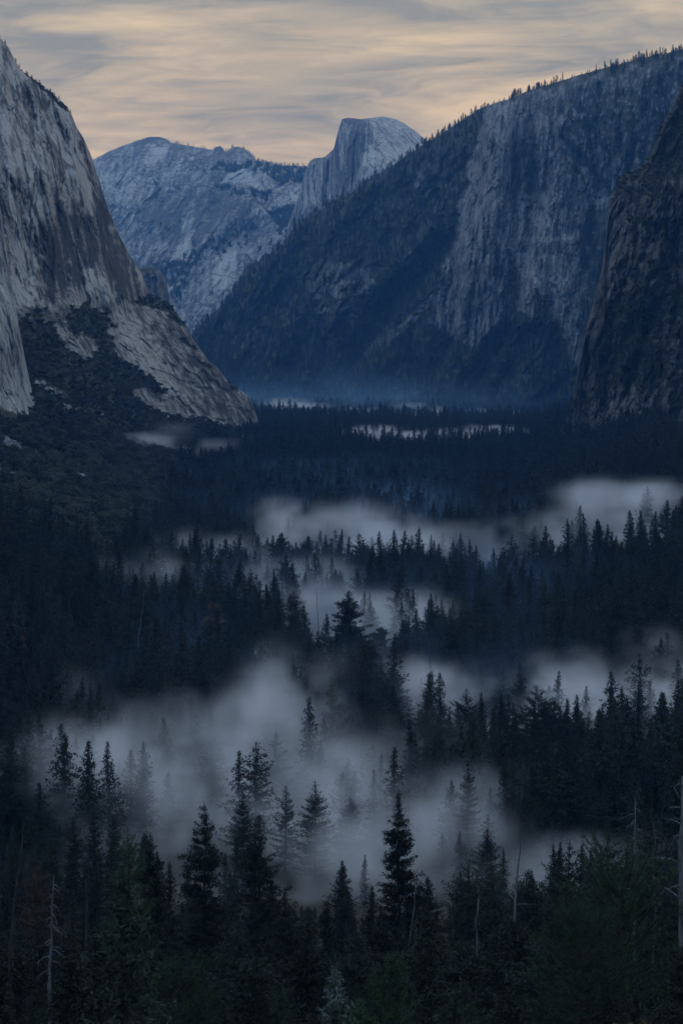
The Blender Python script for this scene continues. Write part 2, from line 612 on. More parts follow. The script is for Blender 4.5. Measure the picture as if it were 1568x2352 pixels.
# far massif (pale slabs under a rounded summit)
def far_disp(P, X, Y):
    a = (X * 0.80 + Y * 0.60); b = (-X * 0.60 + Y * 0.80)
    d = 150 * ridged(np.stack([a / 150, b / 420, 0 * X], -1), 3)
    d += 30 * blocks(a, b, 30, 110, 3) + 60 * ridged(np.stack([X / 46, Y / 110, 0 * X + 2], -1), 3)
    d += 24 * fbm(np.stack([X / 7, Y / 11, 0 * X + 5], -1), 3)
    d -= 420 * blob(X, Y, 560, 460, 30, 130, 35) + 330 * blob(X, Y, 440, 560, 26, 140, 20) + 300 * blob(X, Y, 490, 660, 34, 110, 30)
    d += 350 * blob(X, Y, 620, 500, 30, 150, 48) + 250 * blob(X, Y, 400, 640, 30, 120, 35)
    return d


def far_veg(V, X, Y):
    n = pn(X, Y, 14, 1, 4)
    w = 0.85 * pm(X, Y, [(466, 392), (500, 372), (560, 372), (594, 366), (640, 380), (720, 384), (720, 420), (640, 425), (600, 395), (560, 392), (520, 398)])
    w += 0.75 * pm(X, Y, [(470, 428), (560, 425), (630, 440), (616, 460), (540, 452)], 8) + 0.9 * pm(X, Y, [(612, 490), (660, 470), (720, 470), (700, 540), (640, 540)])
    w += 0.7 * pm(X, Y, [(345, 600), (400, 590), (450, 560), (470, 590), (430, 640), (420, 700), (380, 680)], 10) + 0.6 * pm(X, Y, [(440, 560), (560, 500), (600, 520), (500, 600)], 12)
    w += 0.5 * pm(X, Y, [(330, 520), (400, 512), (402, 530), (340, 545)], 6) + 0.5 * pm(X, Y, [(540, 560), (640, 540), (600, 640), (560, 600)], 12) + 0.5 * blob(X, Y, 355, 410, 12, 18, -30)
    return np.clip(w * 0.72 + 0.42 * n, 0, 1)


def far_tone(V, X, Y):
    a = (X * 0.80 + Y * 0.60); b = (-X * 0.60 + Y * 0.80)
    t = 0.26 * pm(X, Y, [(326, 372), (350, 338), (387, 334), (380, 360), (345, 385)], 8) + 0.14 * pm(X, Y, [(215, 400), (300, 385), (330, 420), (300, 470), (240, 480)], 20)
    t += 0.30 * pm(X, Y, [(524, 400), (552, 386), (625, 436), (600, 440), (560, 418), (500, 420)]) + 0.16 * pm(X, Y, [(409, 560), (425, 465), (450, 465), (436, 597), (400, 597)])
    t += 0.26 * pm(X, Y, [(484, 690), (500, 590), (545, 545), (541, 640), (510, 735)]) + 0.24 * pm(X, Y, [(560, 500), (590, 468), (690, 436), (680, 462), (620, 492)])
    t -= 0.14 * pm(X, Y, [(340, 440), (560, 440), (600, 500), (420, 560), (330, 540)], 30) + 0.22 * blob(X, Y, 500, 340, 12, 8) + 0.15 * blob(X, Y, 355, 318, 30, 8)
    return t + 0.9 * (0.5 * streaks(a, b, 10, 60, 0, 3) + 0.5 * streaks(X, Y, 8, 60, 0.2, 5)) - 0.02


FAR = relief('far_mountain', 'distant pale granite mountain with rounded summit and pale slabs', M['far'],
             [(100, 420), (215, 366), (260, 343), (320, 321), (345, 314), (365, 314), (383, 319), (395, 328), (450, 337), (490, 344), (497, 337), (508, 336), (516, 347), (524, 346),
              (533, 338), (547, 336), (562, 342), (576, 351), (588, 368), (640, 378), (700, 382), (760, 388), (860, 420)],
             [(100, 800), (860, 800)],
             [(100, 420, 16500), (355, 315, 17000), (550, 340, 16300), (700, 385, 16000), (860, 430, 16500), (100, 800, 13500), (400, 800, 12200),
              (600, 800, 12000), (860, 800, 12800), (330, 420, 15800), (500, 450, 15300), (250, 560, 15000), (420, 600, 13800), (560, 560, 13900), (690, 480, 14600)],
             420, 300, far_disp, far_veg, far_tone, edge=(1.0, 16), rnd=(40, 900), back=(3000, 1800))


# the half dome
def dome_disp(P, X, Y):
    face = 1 - sstep(0, 26, (X - 850) - (Y - 290) * 0.45)
    d = face * (14 * blocks(X, Y, 16, 90, 5) + 14 * ridged(np.stack([X / 12, Y / 120, 0 * X], -1), 3) + 60 * (blob(X, Y, 752, 430, 5, 90, 4) + blob(X, Y, 812, 400, 5, 90, 3)))
    d += (1 - face) * 14 * fbm(np.stack([X / 18, Y / 14, 0 * X], -1), 4)
    return d


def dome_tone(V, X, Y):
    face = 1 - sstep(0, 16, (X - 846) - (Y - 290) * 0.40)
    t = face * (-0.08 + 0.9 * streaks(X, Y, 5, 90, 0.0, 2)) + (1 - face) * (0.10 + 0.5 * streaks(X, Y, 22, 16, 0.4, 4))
    t += 0.26 * pm(X, Y, [(838, 330), (870, 350), (888, 410), (850, 420), (828, 400)], 6) - 0.16 * pm(X, Y, [(800, 300), (830, 300), (826, 420), (796, 420)], 8) - 0.25 * pm(X, Y, [(783, 272), (830, 274), (840, 292), (800, 284)], 3, 2)  # the lit patch at the right of the face is painted as paler tone
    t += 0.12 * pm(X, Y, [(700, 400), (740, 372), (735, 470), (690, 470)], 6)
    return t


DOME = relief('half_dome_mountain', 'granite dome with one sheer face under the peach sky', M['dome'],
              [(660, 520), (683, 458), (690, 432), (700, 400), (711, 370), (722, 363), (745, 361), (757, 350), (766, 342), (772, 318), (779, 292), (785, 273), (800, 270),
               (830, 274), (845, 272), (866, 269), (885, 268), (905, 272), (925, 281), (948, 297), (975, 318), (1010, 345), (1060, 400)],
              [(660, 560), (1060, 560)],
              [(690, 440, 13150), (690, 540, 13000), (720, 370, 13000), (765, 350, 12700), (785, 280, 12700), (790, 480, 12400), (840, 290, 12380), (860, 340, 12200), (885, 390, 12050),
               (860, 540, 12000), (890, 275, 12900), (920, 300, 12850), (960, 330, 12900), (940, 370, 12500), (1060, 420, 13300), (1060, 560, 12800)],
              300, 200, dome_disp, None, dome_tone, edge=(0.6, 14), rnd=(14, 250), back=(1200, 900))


# small far cliff seen between the near cliff and the far massif
def spur_disp(P, X, Y):
    return 50 * ridged(np.stack([X / 18, Y / 70, 0 * X + 4], -1), 4) + 10 * fbm(np.stack([X / 5, Y / 9, 0 * X], -1), 3)


SPUR = relief('far_cliff', 'small blue-grey cliff in the gap beside the big left cliff', M['ridge'],
              [(270, 628), (325, 614), (350, 612), (368, 620), (380, 640), (386, 662), (391, 695), (396, 740), (420, 850)],
              [(270, 930), (420, 930)],
              [(270, 628, 7900), (330, 614, 7900), (380, 640, 8100), (420, 850, 8300), (270, 900, 7300), (350, 800, 7500), (420, 930, 8000)],
              90, 160, spur_disp, lambda V, X, Y: np.clip(0.75 * blob(X, Y, 345, 618, 40, 10) + 0.6 * blob(X, Y, 350, 760, 60, 60) + 0.3 * pn(X, Y, 20, 3), 0, 1), None, edge=(1.0, 10), rnd=(20, 200), back=(700, 700))


# wooded ridge with a great cliff, right of the centre
RIDGE_TOP = [(430, 775), (450, 757), (480, 728), (520, 690), (545, 655), (560, 625), (570, 612), (600, 598), (640, 566), (660, 545), (675, 522), (705, 500), (735, 484), (760, 462),
             (800, 446), (850, 412), (900, 380), (950, 347), (980, 328), (1040, 290), (1070, 270), (1100, 250), (1120, 242), (1180, 222), (1220, 206), (1300, 182), (1400, 152),
             (1460, 136), (1568, 112), (1800, 60)]


def cliff_mask(X, Y):
    poly = [(1108, 245), (1150, 225), (1230, 205), (1568, 130), (1820, 80), (1820, 860), (1330, 860), (1290, 760), (1200, 735), (1120, 770), (1090, 800), (1010, 770), (985, 720), (1020, 620), (1050, 540), (1062, 440), (1075, 380), (1100, 300)]
    return sstep(-14, 14, poly_sd(X, Y, poly) + 14 * pn(X, Y, 40, 2))


def ridge_disp(P, X, Y):
    c = cliff_mask(X, Y)
    d = -110 * c
    pil = ridged(np.stack([X / 75 + 0.2 * Y / 300, Y / 420, 0 * X], -1), 4)
    d += c * (120 * pil + 16 * ridged(np.stack([X / 22, Y / 90, 0 * X + 3], -1), 3) + 14 * blocks(X, Y, 20, 70, 7, 0.12) + 9 * fbm(np.stack([X / 6, Y / 9, 0 * X + 4], -1), 3))
    # recess and slanting ramp across the big wall
    d += c * (140 * blob(X, Y, 1215, 500, 14, 200, 8) + 120 * blob(X, Y, 1330, 360, 10, 110, -40))
    d -= c * (260 * blob(X, Y, 1125, 420, 36, 200) + 150 * blob(X, Y, 1290, 330, 36, 130, 5) + 130 * blob(X, Y, 1225, 600, 40, 140))
    d += c * (120 * blob(X, Y, 1180, 400, 10, 170) + 110 * blob(X, Y, 1345, 560, 14, 120, 12))
    g = ridged(np.stack([(X + 0.5 * Y) / 110, (Y - 0.5 * X) / 260, 0 * X + 7], -1), 4)
    d += (1 - c) * (130 * g + 42 * fbm(np.stack([X / 26, Y / 26, 0 * X + 9], -1), 4) + 26 * blocks(X, Y, 34, 40, 9, 0.3))
    d -= 260 * blob(X, Y, 780, 650, 70, 90, 10) + 160 * blob(X, Y, 930, 540, 60, 80)
    d += 260 * blob(X, Y, 900, 690, 26, 150, 38)
    return d


def ridge_veg(V, X, Y):
    c = cliff_mask(X, Y)
    n = pn(X, Y, 16, 5, 4)
    n2 = ridged(np.stack([X / 30 + Y / 60, Y / 34, 0 * X + 3], -1), 4) - 0.9
    rock = 0.7 * pm(X, Y, [(700, 640), (740, 590), (860, 600), (880, 700), (800, 750), (720, 730)], 20) + 0.5 * pm(X, Y, [(900, 560), (960, 540), (980, 640), (920, 660)], 15) + 0.45 * pm(X, Y, [(520, 740), (600, 760), (620, 860), (540, 850)], 15)
    rock += 0.5 * pm(X, Y, [(930, 400), (1020, 350), (1040, 440), (960, 470)], 15) + 0.75 * pm(X, Y, [(806, 838), (830, 800), (930, 735), (1010, 655), (1000, 690), (920, 770)], 3, 4) + 0.75 * pm(X, Y, [(1180, 876), (1210, 840), (1278, 788), (1260, 822), (1210, 862)], 4, 4)
    w = (1 - c) * (1.0 - 0.75 * rock) + 0.30 * n - 0.16 * n2 * (1 - c)
    w += c * (0.10 + 0.5 * blob(X, Y, 1215, 420, 8, 160, 4) + 0.42 * pm(X, Y, [(1230, 240), (1568, 150), (1568, 330), (1420, 420), (1330, 330)], 40) + 0.4 * pm(X, Y, [(1300, 372), (1314, 372), (1382, 455), (1370, 462)], 3, 3) + 0.5 * pm(X, Y, [(1320, 470), (1400, 480), (1400, 860), (1330, 820)], 20))
    w += 0.9 * pm(X, Y, [(1095, 800), (1140, 745), (1190, 718), (1230, 735), (1300, 738), (1285, 790), (1180, 840)], 10, 18, 26)
    w += 0.8 * sstep(790, 850, Y) * (1 - sstep(1250, 1330, X)) * (1 - rock)
    return np.clip(w, 0, 1)


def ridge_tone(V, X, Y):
    t = 0.12 * pm(X, Y, [(1062, 460), (1080, 340), (1120, 235), (1180, 235), (1190, 560), (1110, 620), (1060, 560)], 12) + 0.20 * pm(X, Y, [(1184, 435), (1265, 445), (1270, 540), (1190, 545)], 10) + 0.16 * pm(X, Y, [(1190, 580), (1316, 590), (1300, 700), (1200, 740), (1180, 660)], 12)  # left pillar's brighter, left-lit face is painted in as paler tone
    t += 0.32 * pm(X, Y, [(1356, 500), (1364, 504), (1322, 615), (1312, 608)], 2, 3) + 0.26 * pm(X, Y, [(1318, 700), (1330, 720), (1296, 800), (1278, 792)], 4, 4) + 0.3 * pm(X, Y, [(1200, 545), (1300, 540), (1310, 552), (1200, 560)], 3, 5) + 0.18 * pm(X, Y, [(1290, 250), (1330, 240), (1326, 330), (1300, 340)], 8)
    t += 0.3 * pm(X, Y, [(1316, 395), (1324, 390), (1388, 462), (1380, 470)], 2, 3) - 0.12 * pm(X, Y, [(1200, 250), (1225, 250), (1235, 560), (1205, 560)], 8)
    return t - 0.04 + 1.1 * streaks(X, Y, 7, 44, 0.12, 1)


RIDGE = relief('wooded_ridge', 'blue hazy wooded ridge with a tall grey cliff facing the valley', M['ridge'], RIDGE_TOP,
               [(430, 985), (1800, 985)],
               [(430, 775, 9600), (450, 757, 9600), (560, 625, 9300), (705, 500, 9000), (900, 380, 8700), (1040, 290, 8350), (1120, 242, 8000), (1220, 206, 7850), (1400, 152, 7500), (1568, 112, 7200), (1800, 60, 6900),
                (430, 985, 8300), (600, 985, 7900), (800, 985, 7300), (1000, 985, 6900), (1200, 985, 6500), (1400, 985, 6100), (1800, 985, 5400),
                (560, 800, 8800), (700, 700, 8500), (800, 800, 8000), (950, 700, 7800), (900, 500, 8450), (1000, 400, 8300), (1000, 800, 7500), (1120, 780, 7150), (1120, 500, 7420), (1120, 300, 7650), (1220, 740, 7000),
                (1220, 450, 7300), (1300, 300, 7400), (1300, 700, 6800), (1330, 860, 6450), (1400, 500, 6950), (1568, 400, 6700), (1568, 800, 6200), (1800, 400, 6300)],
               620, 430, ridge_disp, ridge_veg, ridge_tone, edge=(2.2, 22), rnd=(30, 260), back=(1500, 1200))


# the great cliff on the left
ELCAP_TOP = [(-420, -260), (-150, -30), (-40, 60), (0, 86), (20, 108), (34, 135), (46, 158), (62, 172), (90, 190), (118, 212), (140, 232), (160, 252), (168, 270), (176, 292), (190, 312), (205, 345), (215, 372), (222, 395),
             (236, 440), (250, 482), (262, 510), (276, 545), (295, 580), (318, 618), (332, 645), (343, 680), (365, 688), (392, 702), (412, 726), (430, 750), (442, 778), (465, 808), (480, 830), (505, 850), (525, 878), (560, 902),
             (575, 915), (583, 935), (600, 990), (640, 1040)]


def elcap_veg(V, X, Y):
    n = pn(X, Y, 16, 6, 4)
    w = 0.95 * pm(X, Y, [(20, 740), (60, 730), (120, 748), (150, 800), (205, 830), (246, 780), (300, 840), (360, 880), (400, 918), (300, 895), (330, 930), (420, 962), (500, 972), (560, 990), (560, 1100), (-420, 1100), (-420, 740)], 6)
    w += 0.95 * pm(X, Y, [(150, 745), (165, 705), (205, 696), (236, 716), (250, 765), (262, 800), (225, 790), (190, 770), (160, 775)], 5, 15, 16) + 0.9 * pm(X, Y, [(300, 690), (345, 680), (385, 694), (410, 722), (380, 716), (330, 704)], 3, 4) + 0.6 * pm(X, Y, [(380, 720), (412, 726), (426, 750), (396, 742)], 3, 4)
    w += 0.55 * pm(X, Y, [(60, 705), (110, 712), (130, 730), (90, 735)], 4, 10) + 0.5 * blob(X, Y, 470, 838, 20, 4, 40) + 0.5 * blob(X, Y, 540, 893, 24, 4, 30) + 0.5 * blob(X, Y, 430, 790, 24, 4, 35)
    w += 0.22 * pm(X, Y, [(250, 700), (420, 730), (590, 930), (480, 960), (330, 860), (260, 770)], 10) * ridged(np.stack([X / 26, Y / 14, 0 * X + 8], -1), 3)
    w -= 0.95 * pm(X, Y, [(300, 892), (340, 896), (410, 945), (405, 960), (350, 946)], 4) + 0.9 * pm(X, Y, [(365, 905), (400, 908), (495, 962), (470, 972), (410, 940)], 4) + 0.8 * pm(X, Y, [(141, 770), (175, 790), (205, 800), (190, 822), (150, 800)], 4)
    w -= 0.6 * pm(X, Y, [(60, 860), (110, 880), (170, 915), (160, 925), (90, 890)], 4) + 0.5 * pm(X, Y, [(120, 925), (240, 945), (240, 955), (130, 940)], 3)
    w += 0.6 * pm(X, Y, [(48, 160), (62, 172), (118, 212), (160, 254), (150, 256), (100, 212)], 3, 4)
    return np.clip(w + 0.18 * n, 0, 1)


def elcap_disp(P, X, Y):
    wall = 1 - sstep(680, 730, Y - 0.05 * X)
    d = wall * (60 * ridged(np.stack([X / 85 - 0.35 * Y / 200, Y / 420, 0 * X], -1), 4)
                + 12 * ridged(np.stack([X / 21 - 0.3 * Y / 60, Y / 110, 0 * X + 3], -1), 3)
                + 5 * blocks(X, Y, 26, 150, 2, -0.25) + 3.5 * fbm(np.stack([X / 6, Y / 13, 0 * X + 4], -1), 3))
    d += (1 - wall) * (17 * ridged(np.stack([X / 60 - Y / 140, Y / 150, 0 * X + 2], -1), 3) + 9 * blocks(X, Y, 24, 24, 4, -0.55) + 7 * fbm(np.stack([X / 9, Y / 9, 0 * X + 5], -1), 4))
    # overhanging corner and the long diagonal rib near the crest
    d -= 60 * blob(X, Y, 175, 380, 14, 130, -12) + 45 * blob(X, Y, 120, 520, 12, 140, -8)
    d += 50 * pm(X, Y, [(182, 300), (212, 350), (240, 440), (262, 520), (225, 500), (205, 420), (190, 350)], 4)  + 40 * blob(X, Y, 225, 560, 16, 110, -20) + 40 * blob(X, Y, 140, 300, 9, 90, -25)
    return d


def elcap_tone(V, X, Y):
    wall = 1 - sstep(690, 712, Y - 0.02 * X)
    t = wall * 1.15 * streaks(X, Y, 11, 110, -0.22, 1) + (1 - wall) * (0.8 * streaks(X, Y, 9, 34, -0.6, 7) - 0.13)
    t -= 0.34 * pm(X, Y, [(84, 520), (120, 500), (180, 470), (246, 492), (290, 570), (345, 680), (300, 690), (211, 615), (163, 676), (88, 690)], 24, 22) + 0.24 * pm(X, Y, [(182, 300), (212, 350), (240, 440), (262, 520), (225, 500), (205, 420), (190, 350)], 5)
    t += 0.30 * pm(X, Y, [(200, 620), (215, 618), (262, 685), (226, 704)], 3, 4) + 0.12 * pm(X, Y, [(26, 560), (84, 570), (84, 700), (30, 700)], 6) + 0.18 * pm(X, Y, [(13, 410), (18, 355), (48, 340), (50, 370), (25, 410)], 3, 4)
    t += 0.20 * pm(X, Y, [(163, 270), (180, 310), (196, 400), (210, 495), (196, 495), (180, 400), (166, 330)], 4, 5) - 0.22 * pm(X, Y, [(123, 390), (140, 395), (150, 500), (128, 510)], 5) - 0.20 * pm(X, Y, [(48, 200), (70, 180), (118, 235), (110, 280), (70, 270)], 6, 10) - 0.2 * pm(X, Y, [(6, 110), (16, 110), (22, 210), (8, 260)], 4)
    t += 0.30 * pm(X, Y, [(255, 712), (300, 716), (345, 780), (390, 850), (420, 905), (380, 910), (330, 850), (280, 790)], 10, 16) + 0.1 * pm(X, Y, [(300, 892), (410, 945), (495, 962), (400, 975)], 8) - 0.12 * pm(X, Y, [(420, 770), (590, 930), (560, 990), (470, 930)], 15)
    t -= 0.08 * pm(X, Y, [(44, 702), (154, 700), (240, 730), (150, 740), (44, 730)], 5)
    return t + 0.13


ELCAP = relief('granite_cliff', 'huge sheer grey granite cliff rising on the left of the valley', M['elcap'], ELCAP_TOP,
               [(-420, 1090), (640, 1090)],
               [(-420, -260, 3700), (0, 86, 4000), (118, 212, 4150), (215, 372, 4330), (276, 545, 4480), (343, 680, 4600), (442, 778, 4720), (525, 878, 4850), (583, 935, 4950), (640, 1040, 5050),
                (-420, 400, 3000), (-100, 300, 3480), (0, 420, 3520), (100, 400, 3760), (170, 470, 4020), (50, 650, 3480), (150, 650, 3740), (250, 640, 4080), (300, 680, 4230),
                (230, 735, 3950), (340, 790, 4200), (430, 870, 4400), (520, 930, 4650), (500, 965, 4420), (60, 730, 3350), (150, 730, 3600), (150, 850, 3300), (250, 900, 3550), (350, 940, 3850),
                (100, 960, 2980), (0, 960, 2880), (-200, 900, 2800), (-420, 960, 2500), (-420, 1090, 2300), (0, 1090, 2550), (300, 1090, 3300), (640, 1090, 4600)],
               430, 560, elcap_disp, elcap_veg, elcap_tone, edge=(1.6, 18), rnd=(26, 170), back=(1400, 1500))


def butt_disp(P, X, Y):
    return 10 * ridged(np.stack([X / 26 - Y / 130, Y / 210, 0 * X + 6], -1), 3) + 7 * blocks(X, Y, 22, 90, 8, -0.2) + 2 * fbm(np.stack([X / 8, Y / 14, 0 * X], -1), 3)


BUTT = relief('granite_buttress', 'smooth pale granite buttress at the left edge below the cliff', M['buttress'],
              [(-300, 180), (-60, 380), (-20, 430), (0, 478), (10, 540), (20, 600), (32, 680), (45, 755), (55, 808), (64, 850), (75, 893), (88, 930), (104, 958), (120, 990)],
              [(-300, 1000), (120, 1000)],
              [(-300, 180, 2800), (0, 478, 3000), (20, 600, 3020), (64, 850, 3060), (120, 990, 3100), (-300, 700, 2500), (-20, 700, 2840), (10, 800, 2850), (30, 900, 2890), (-300, 1000, 2400), (0, 1000, 2700), (60, 960, 2880), (120, 1000, 3050)],
              170, 300, butt_disp, lambda V, X, Y: np.clip(0.9 * sstep(930, 965, Y - 0.3 * (X - 40)) * (X < 200) + 0.2 * pn(X, Y, 20, 4), 0, 1) * (Y > 880),
              lambda V, X, Y: 0.10 * blob(X, Y, 40, 830, 40, 90, -20) + 0.8 * streaks(X, Y, 9, 70, -0.2, 3), edge=(1.0, 14), rnd=(22, 90), back=(400, 700))


# dark crag on the right
def crag_disp(P, X, Y):
    d = 42 * ridged(np.stack([X / 58 + 0.3 * Y / 130, Y / 190, 0 * X + 1], -1), 4) + 12 * ridged(np.stack([X / 19, Y / 40, 0 * X + 3], -1), 3) + 9 * blocks(X, Y, 18, 36, 6, 0.15)
    d += 6 * fbm(np.stack([X / 6, Y / 9, 0 * X + 4], -1), 3)
    d += 90 * blob(X, Y, 1560, 560, 40, 150, 20) + 60 * blob(X, Y, 1470, 800, 14, 150, 20)
    return d


def crag_veg(V, X, Y):
    n = pn(X, Y, 24, 12, 4)
    w = 0.42 + 0.5 * n
    w += 0.5 * blob(X, Y, 1500, 690, 90, 50, -20) + 0.6 * blob(X, Y, 1450, 820, 60, 90) + 0.5 * blob(X, Y, 1545, 330, 40, 120, 20) + 0.4 * blob(X, Y, 1430, 420, 40, 30)
    w -= 0.5 * blob(X, Y, 1450, 960, 60, 90) + 0.4 * blob(X, Y, 1400, 560, 30, 120, 8) + 0.35 * blob(X, Y, 1540, 560, 50, 100) + 0.35 * blob(X, Y, 1350, 800, 14, 140, 14)
    w += 0.7 * sstep(1000, 1050, Y)
    return np.clip(w, 0, 1)


CRAG = relief('dark_crag', 'dark brown rocky crag with bushes rising at the right edge', M['crag'],
              [(1286, 990), (1300, 965), (1310, 935), (1318, 895), (1326, 850), (1336, 790), (1346, 748), (1366, 680), (1380, 622), (1388, 580), (1392, 520), (1396, 480), (1408, 442), (1424, 408), (1450, 392), (1472, 384), (1490, 358),
               (1503, 335), (1516, 298), (1530, 265), (1545, 245), (1556, 212), (1568, 190), (1660, 60), (1950, -100)],
              [(1286, 1130), (1950, 1130)],
              [(1286, 990, 3650), (1326, 850, 3640), (1388, 580, 3680), (1424, 408, 3700), (1490, 358, 3660), (1568, 190, 3620), (1950, -100, 3400), (1350, 1000, 3400), (1400, 800, 3430), (1450, 600, 3460), (1500, 450, 3480), (1568, 400, 3420),
               (1568, 700, 3250), (1500, 900, 3220), (1400, 1060, 3200), (1500, 1060, 3050), (1568, 1060, 2950), (1950, 1060, 2500), (1950, 500, 2900), (1300, 1130, 3300), (1950, 1130, 2450)],
              360, 480, crag_disp, crag_veg, lambda V, X, Y: 0.12 * blob(X, Y, 1450, 950, 60, 80) + 0.12 * blob(X, Y, 1400, 560, 40, 120) - 0.05 + 1.0 * streaks(X, Y, 9, 36, 0.2, 9), edge=(3.0, 12), rnd=(26, 140), back=(900, 900))


# ------------------------------------------------------------------ tree builders (numpy triangle soup)
def tube(pts, rad, sides=6):
    pts = np.asarray(pts, float); rad = np.asarray(rad, float)
    n = len(pts)
    tan = np.gradient(pts, axis=0)
    tan /= np.linalg.norm(tan, axis=1)[:, None] + 1e-9
    ref = np.where(np.abs(tan[:, 2:3]) > 0.9, np.array([[1.0, 0, 0]]), np.array([[0, 0, 1.0]]))
    u = np.cross(tan, ref); u /= np.linalg.norm(u, axis=1)[:, None] + 1e-9
    w = np.cross(tan, u)
    a = np.arange(sides) * 2 * np.pi / sides
    V = pts[:, None] + rad[:, None, None] * (np.cos(a)[None, :, None] * u[:, None] + np.sin(a)[None, :, None] * w[:, None])
    V = V.reshape(-1, 3)
    i, j = np.meshgrid(np.arange(n - 1), np.arange(sides), indexing='ij')
    a0 = (i * sides + j).ravel(); a1 = (i * sides + (j + 1) % sides).ravel()
    f = np.concatenate([np.stack([a0, a1, a1 + sides], -1), np.stack([a0, a1 + sides, a0 + sides], -1)])
    return V, f


class Soup:
    def __init__(self):
        self.v, self.f, self.n = [], [], 0

    def add(self, V, F):
        self.v.append(V); self.f.append(F + self.n); self.n += len(V)

    def tris(self, base, direc, length, width, r):
        """thin needle-spray triangles"""
        k = len(base)
        d = direc / (np.linalg.norm(direc, axis=1)[:, None] + 1e-9)
        s = np.cross(d, r.normal(size=(k, 3)))
        s /= np.linalg.norm(s, axis=1)[:, None] + 1e-9
        hw = (width * 0.5)[:, None]
        V = np.stack([base - s * hw, base + s * hw, base + d * length[:, None]], 1).reshape(-1, 3)
        self.add(V, np.arange(3 * k).reshape(-1, 3))

    def out(self):
        return np.concatenate(self.v), np.concatenate(self.f)


def conifer(seed, H, Rm, cb=0.12, whorls=30, per=5, step=1.0, tuft=6, tl=1.0, tw=0.35, power=0.8, droop=-0.15, up=0.5,
            gap=0.1, fan=0.3, ball=0.35, irr=0.3, bend=0.01, limbs=True, sides=6, tipc=0.0):
    """returns (trunk verts, faces), (crown verts, faces); foliage sprays sit along every branch"""
    r = np.random.default_rng(seed)
    W, C = Soup(), Soup()
    zs = np.linspace(0, H, 9)
    off = np.cumsum(r.normal(size=(9, 2)) * H * bend * 0.5, 0); off[0] = 0
    pts = np.column_stack([off, zs])
    rad = H * 0.0125 * (1 - zs / H) ** 0.85 + 0.03
    rad[0] *= 1.25
    V, F = tube(pts, rad, sides); W.add(V, F)
    ax = lambda z: np.array([np.interp(z, zs, off[:, 0]), np.interp(z, zs, off[:, 1])])
    B, Dv, L, Wd = [], [], [], []
    sect = r.uniform(0.75, 1.15, 8)
    for i in range(whorls):
        t = cb + (0.985 - cb) * ((i + r.uniform(0, 0.9)) / whorls) ** 0.92
        tt = (t - cb) / (1 - cb)
        prof = (1 - tt) ** power * (0.7 + 0.3 * min(1, tt / 0.12)) * min(1.0, 0.35 + (1 - tt) / 0.3) + 0.02
        lump = 1 + irr * r.normal() * 0.35
        for j in range(per):
            if r.random() < gap:
                continue
            az = r.uniform(0, 2 * math.pi)
            ln = 1.25 * Rm * prof * max(0.4, lump) * r.uniform(0.55, 1.12) * sect[int(az / (2 * math.pi) * 8) % 8]
            el = droop + (up - droop) * tt ** 1.5 + r.normal() * 0.10
            h = np.array([math.cos(az), math.sin(az), 0])
            z0 = H * t
            o = np.array([*ax(z0), z0])
            m = max(2, int(ln / step))
            s = np.linspace(0.15 + tipc * 0.25, 1.0, m)
            cv = 0.22 if droop > -0.2 else 0.12
            curve = (el * s + cv * s ** 2.2) * ln
            P = o + h * (s * ln)[:, None] + np.array([0, 0, 1.0]) * curve[:, None]
            if limbs and ln > 0.8:
                lp = np.array([o + h * q * ln + np.array([0, 0, (el * q + cv * q ** 2.2) * ln]) for q in (0, 0.5, 1.0)])
                V, F = tube(lp, np.array([0.010, 0.006, 0.002]) * ln + 0.012, 3); W.add(V, F)
            side = np.array([-h[1], h[0], 0])
            keep = np.ones(m, bool)
            lat = fan * ln * (1.05 - 0.55 * s)
            if tipc > 0:
                keep = r.random(m) > 0.25
                lat = lat * 0.8
            nn = max(2, int(round(tuft * (0.8 + 0.4 * r.random()))))
            P, lat = P[keep], lat[keep]
            kq = len(P)
            if kq == 0:
                continue
            lo = r.uniform(-1, 1, (kq, nn)) * lat[:, None]
            b = P[:, None] + side * lo[..., None] + r.normal(size=(kq, nn, 3)) * (0.16 + 0.3 * ball) * tl
            d = h * (1 - ball) + side * (lo / (lat[:, None] + 1e-6))[..., None] * 0.7 + r.normal(size=(kq, nn, 3)) * (0.3 + ball * 1.0)
            d[..., 2] += 0.05 - 0.25 * (1 - ball)
            d /= np.linalg.norm(d, axis=2)[..., None]
            kt = 0.35 + 0.65 * min(1.0, (1 - tt) / 0.22)
            B.append((b - d * 0.4 * tl).reshape(-1, 3)); Dv.append(d.reshape(-1, 3))
            L.append(kt * tl * r.uniform(0.6, 1.25, kq * nn)); Wd.append(kt * tw * r.uniform(0.6, 1.3, kq * nn))
    # leader
    k = 6
    zt = H * r.uniform(0.96, 1.0, k)
    B.append(np.column_stack([np.full(k, off[-1, 0]), np.full(k, off[-1, 1]), zt - 0.5 * tl]))
    d = r.normal(size=(k, 3)) * 0.18; d[:, 2] += 1.0
    Dv.append(d); L.append(np.full(k, tl * 0.9)); Wd.append(np.full(k, tw * 0.6))
    C.tris(np.concatenate(B), np.concatenate(Dv), np.concatenate(L), np.concatenate(Wd), r)
    return W.out(), C.out()


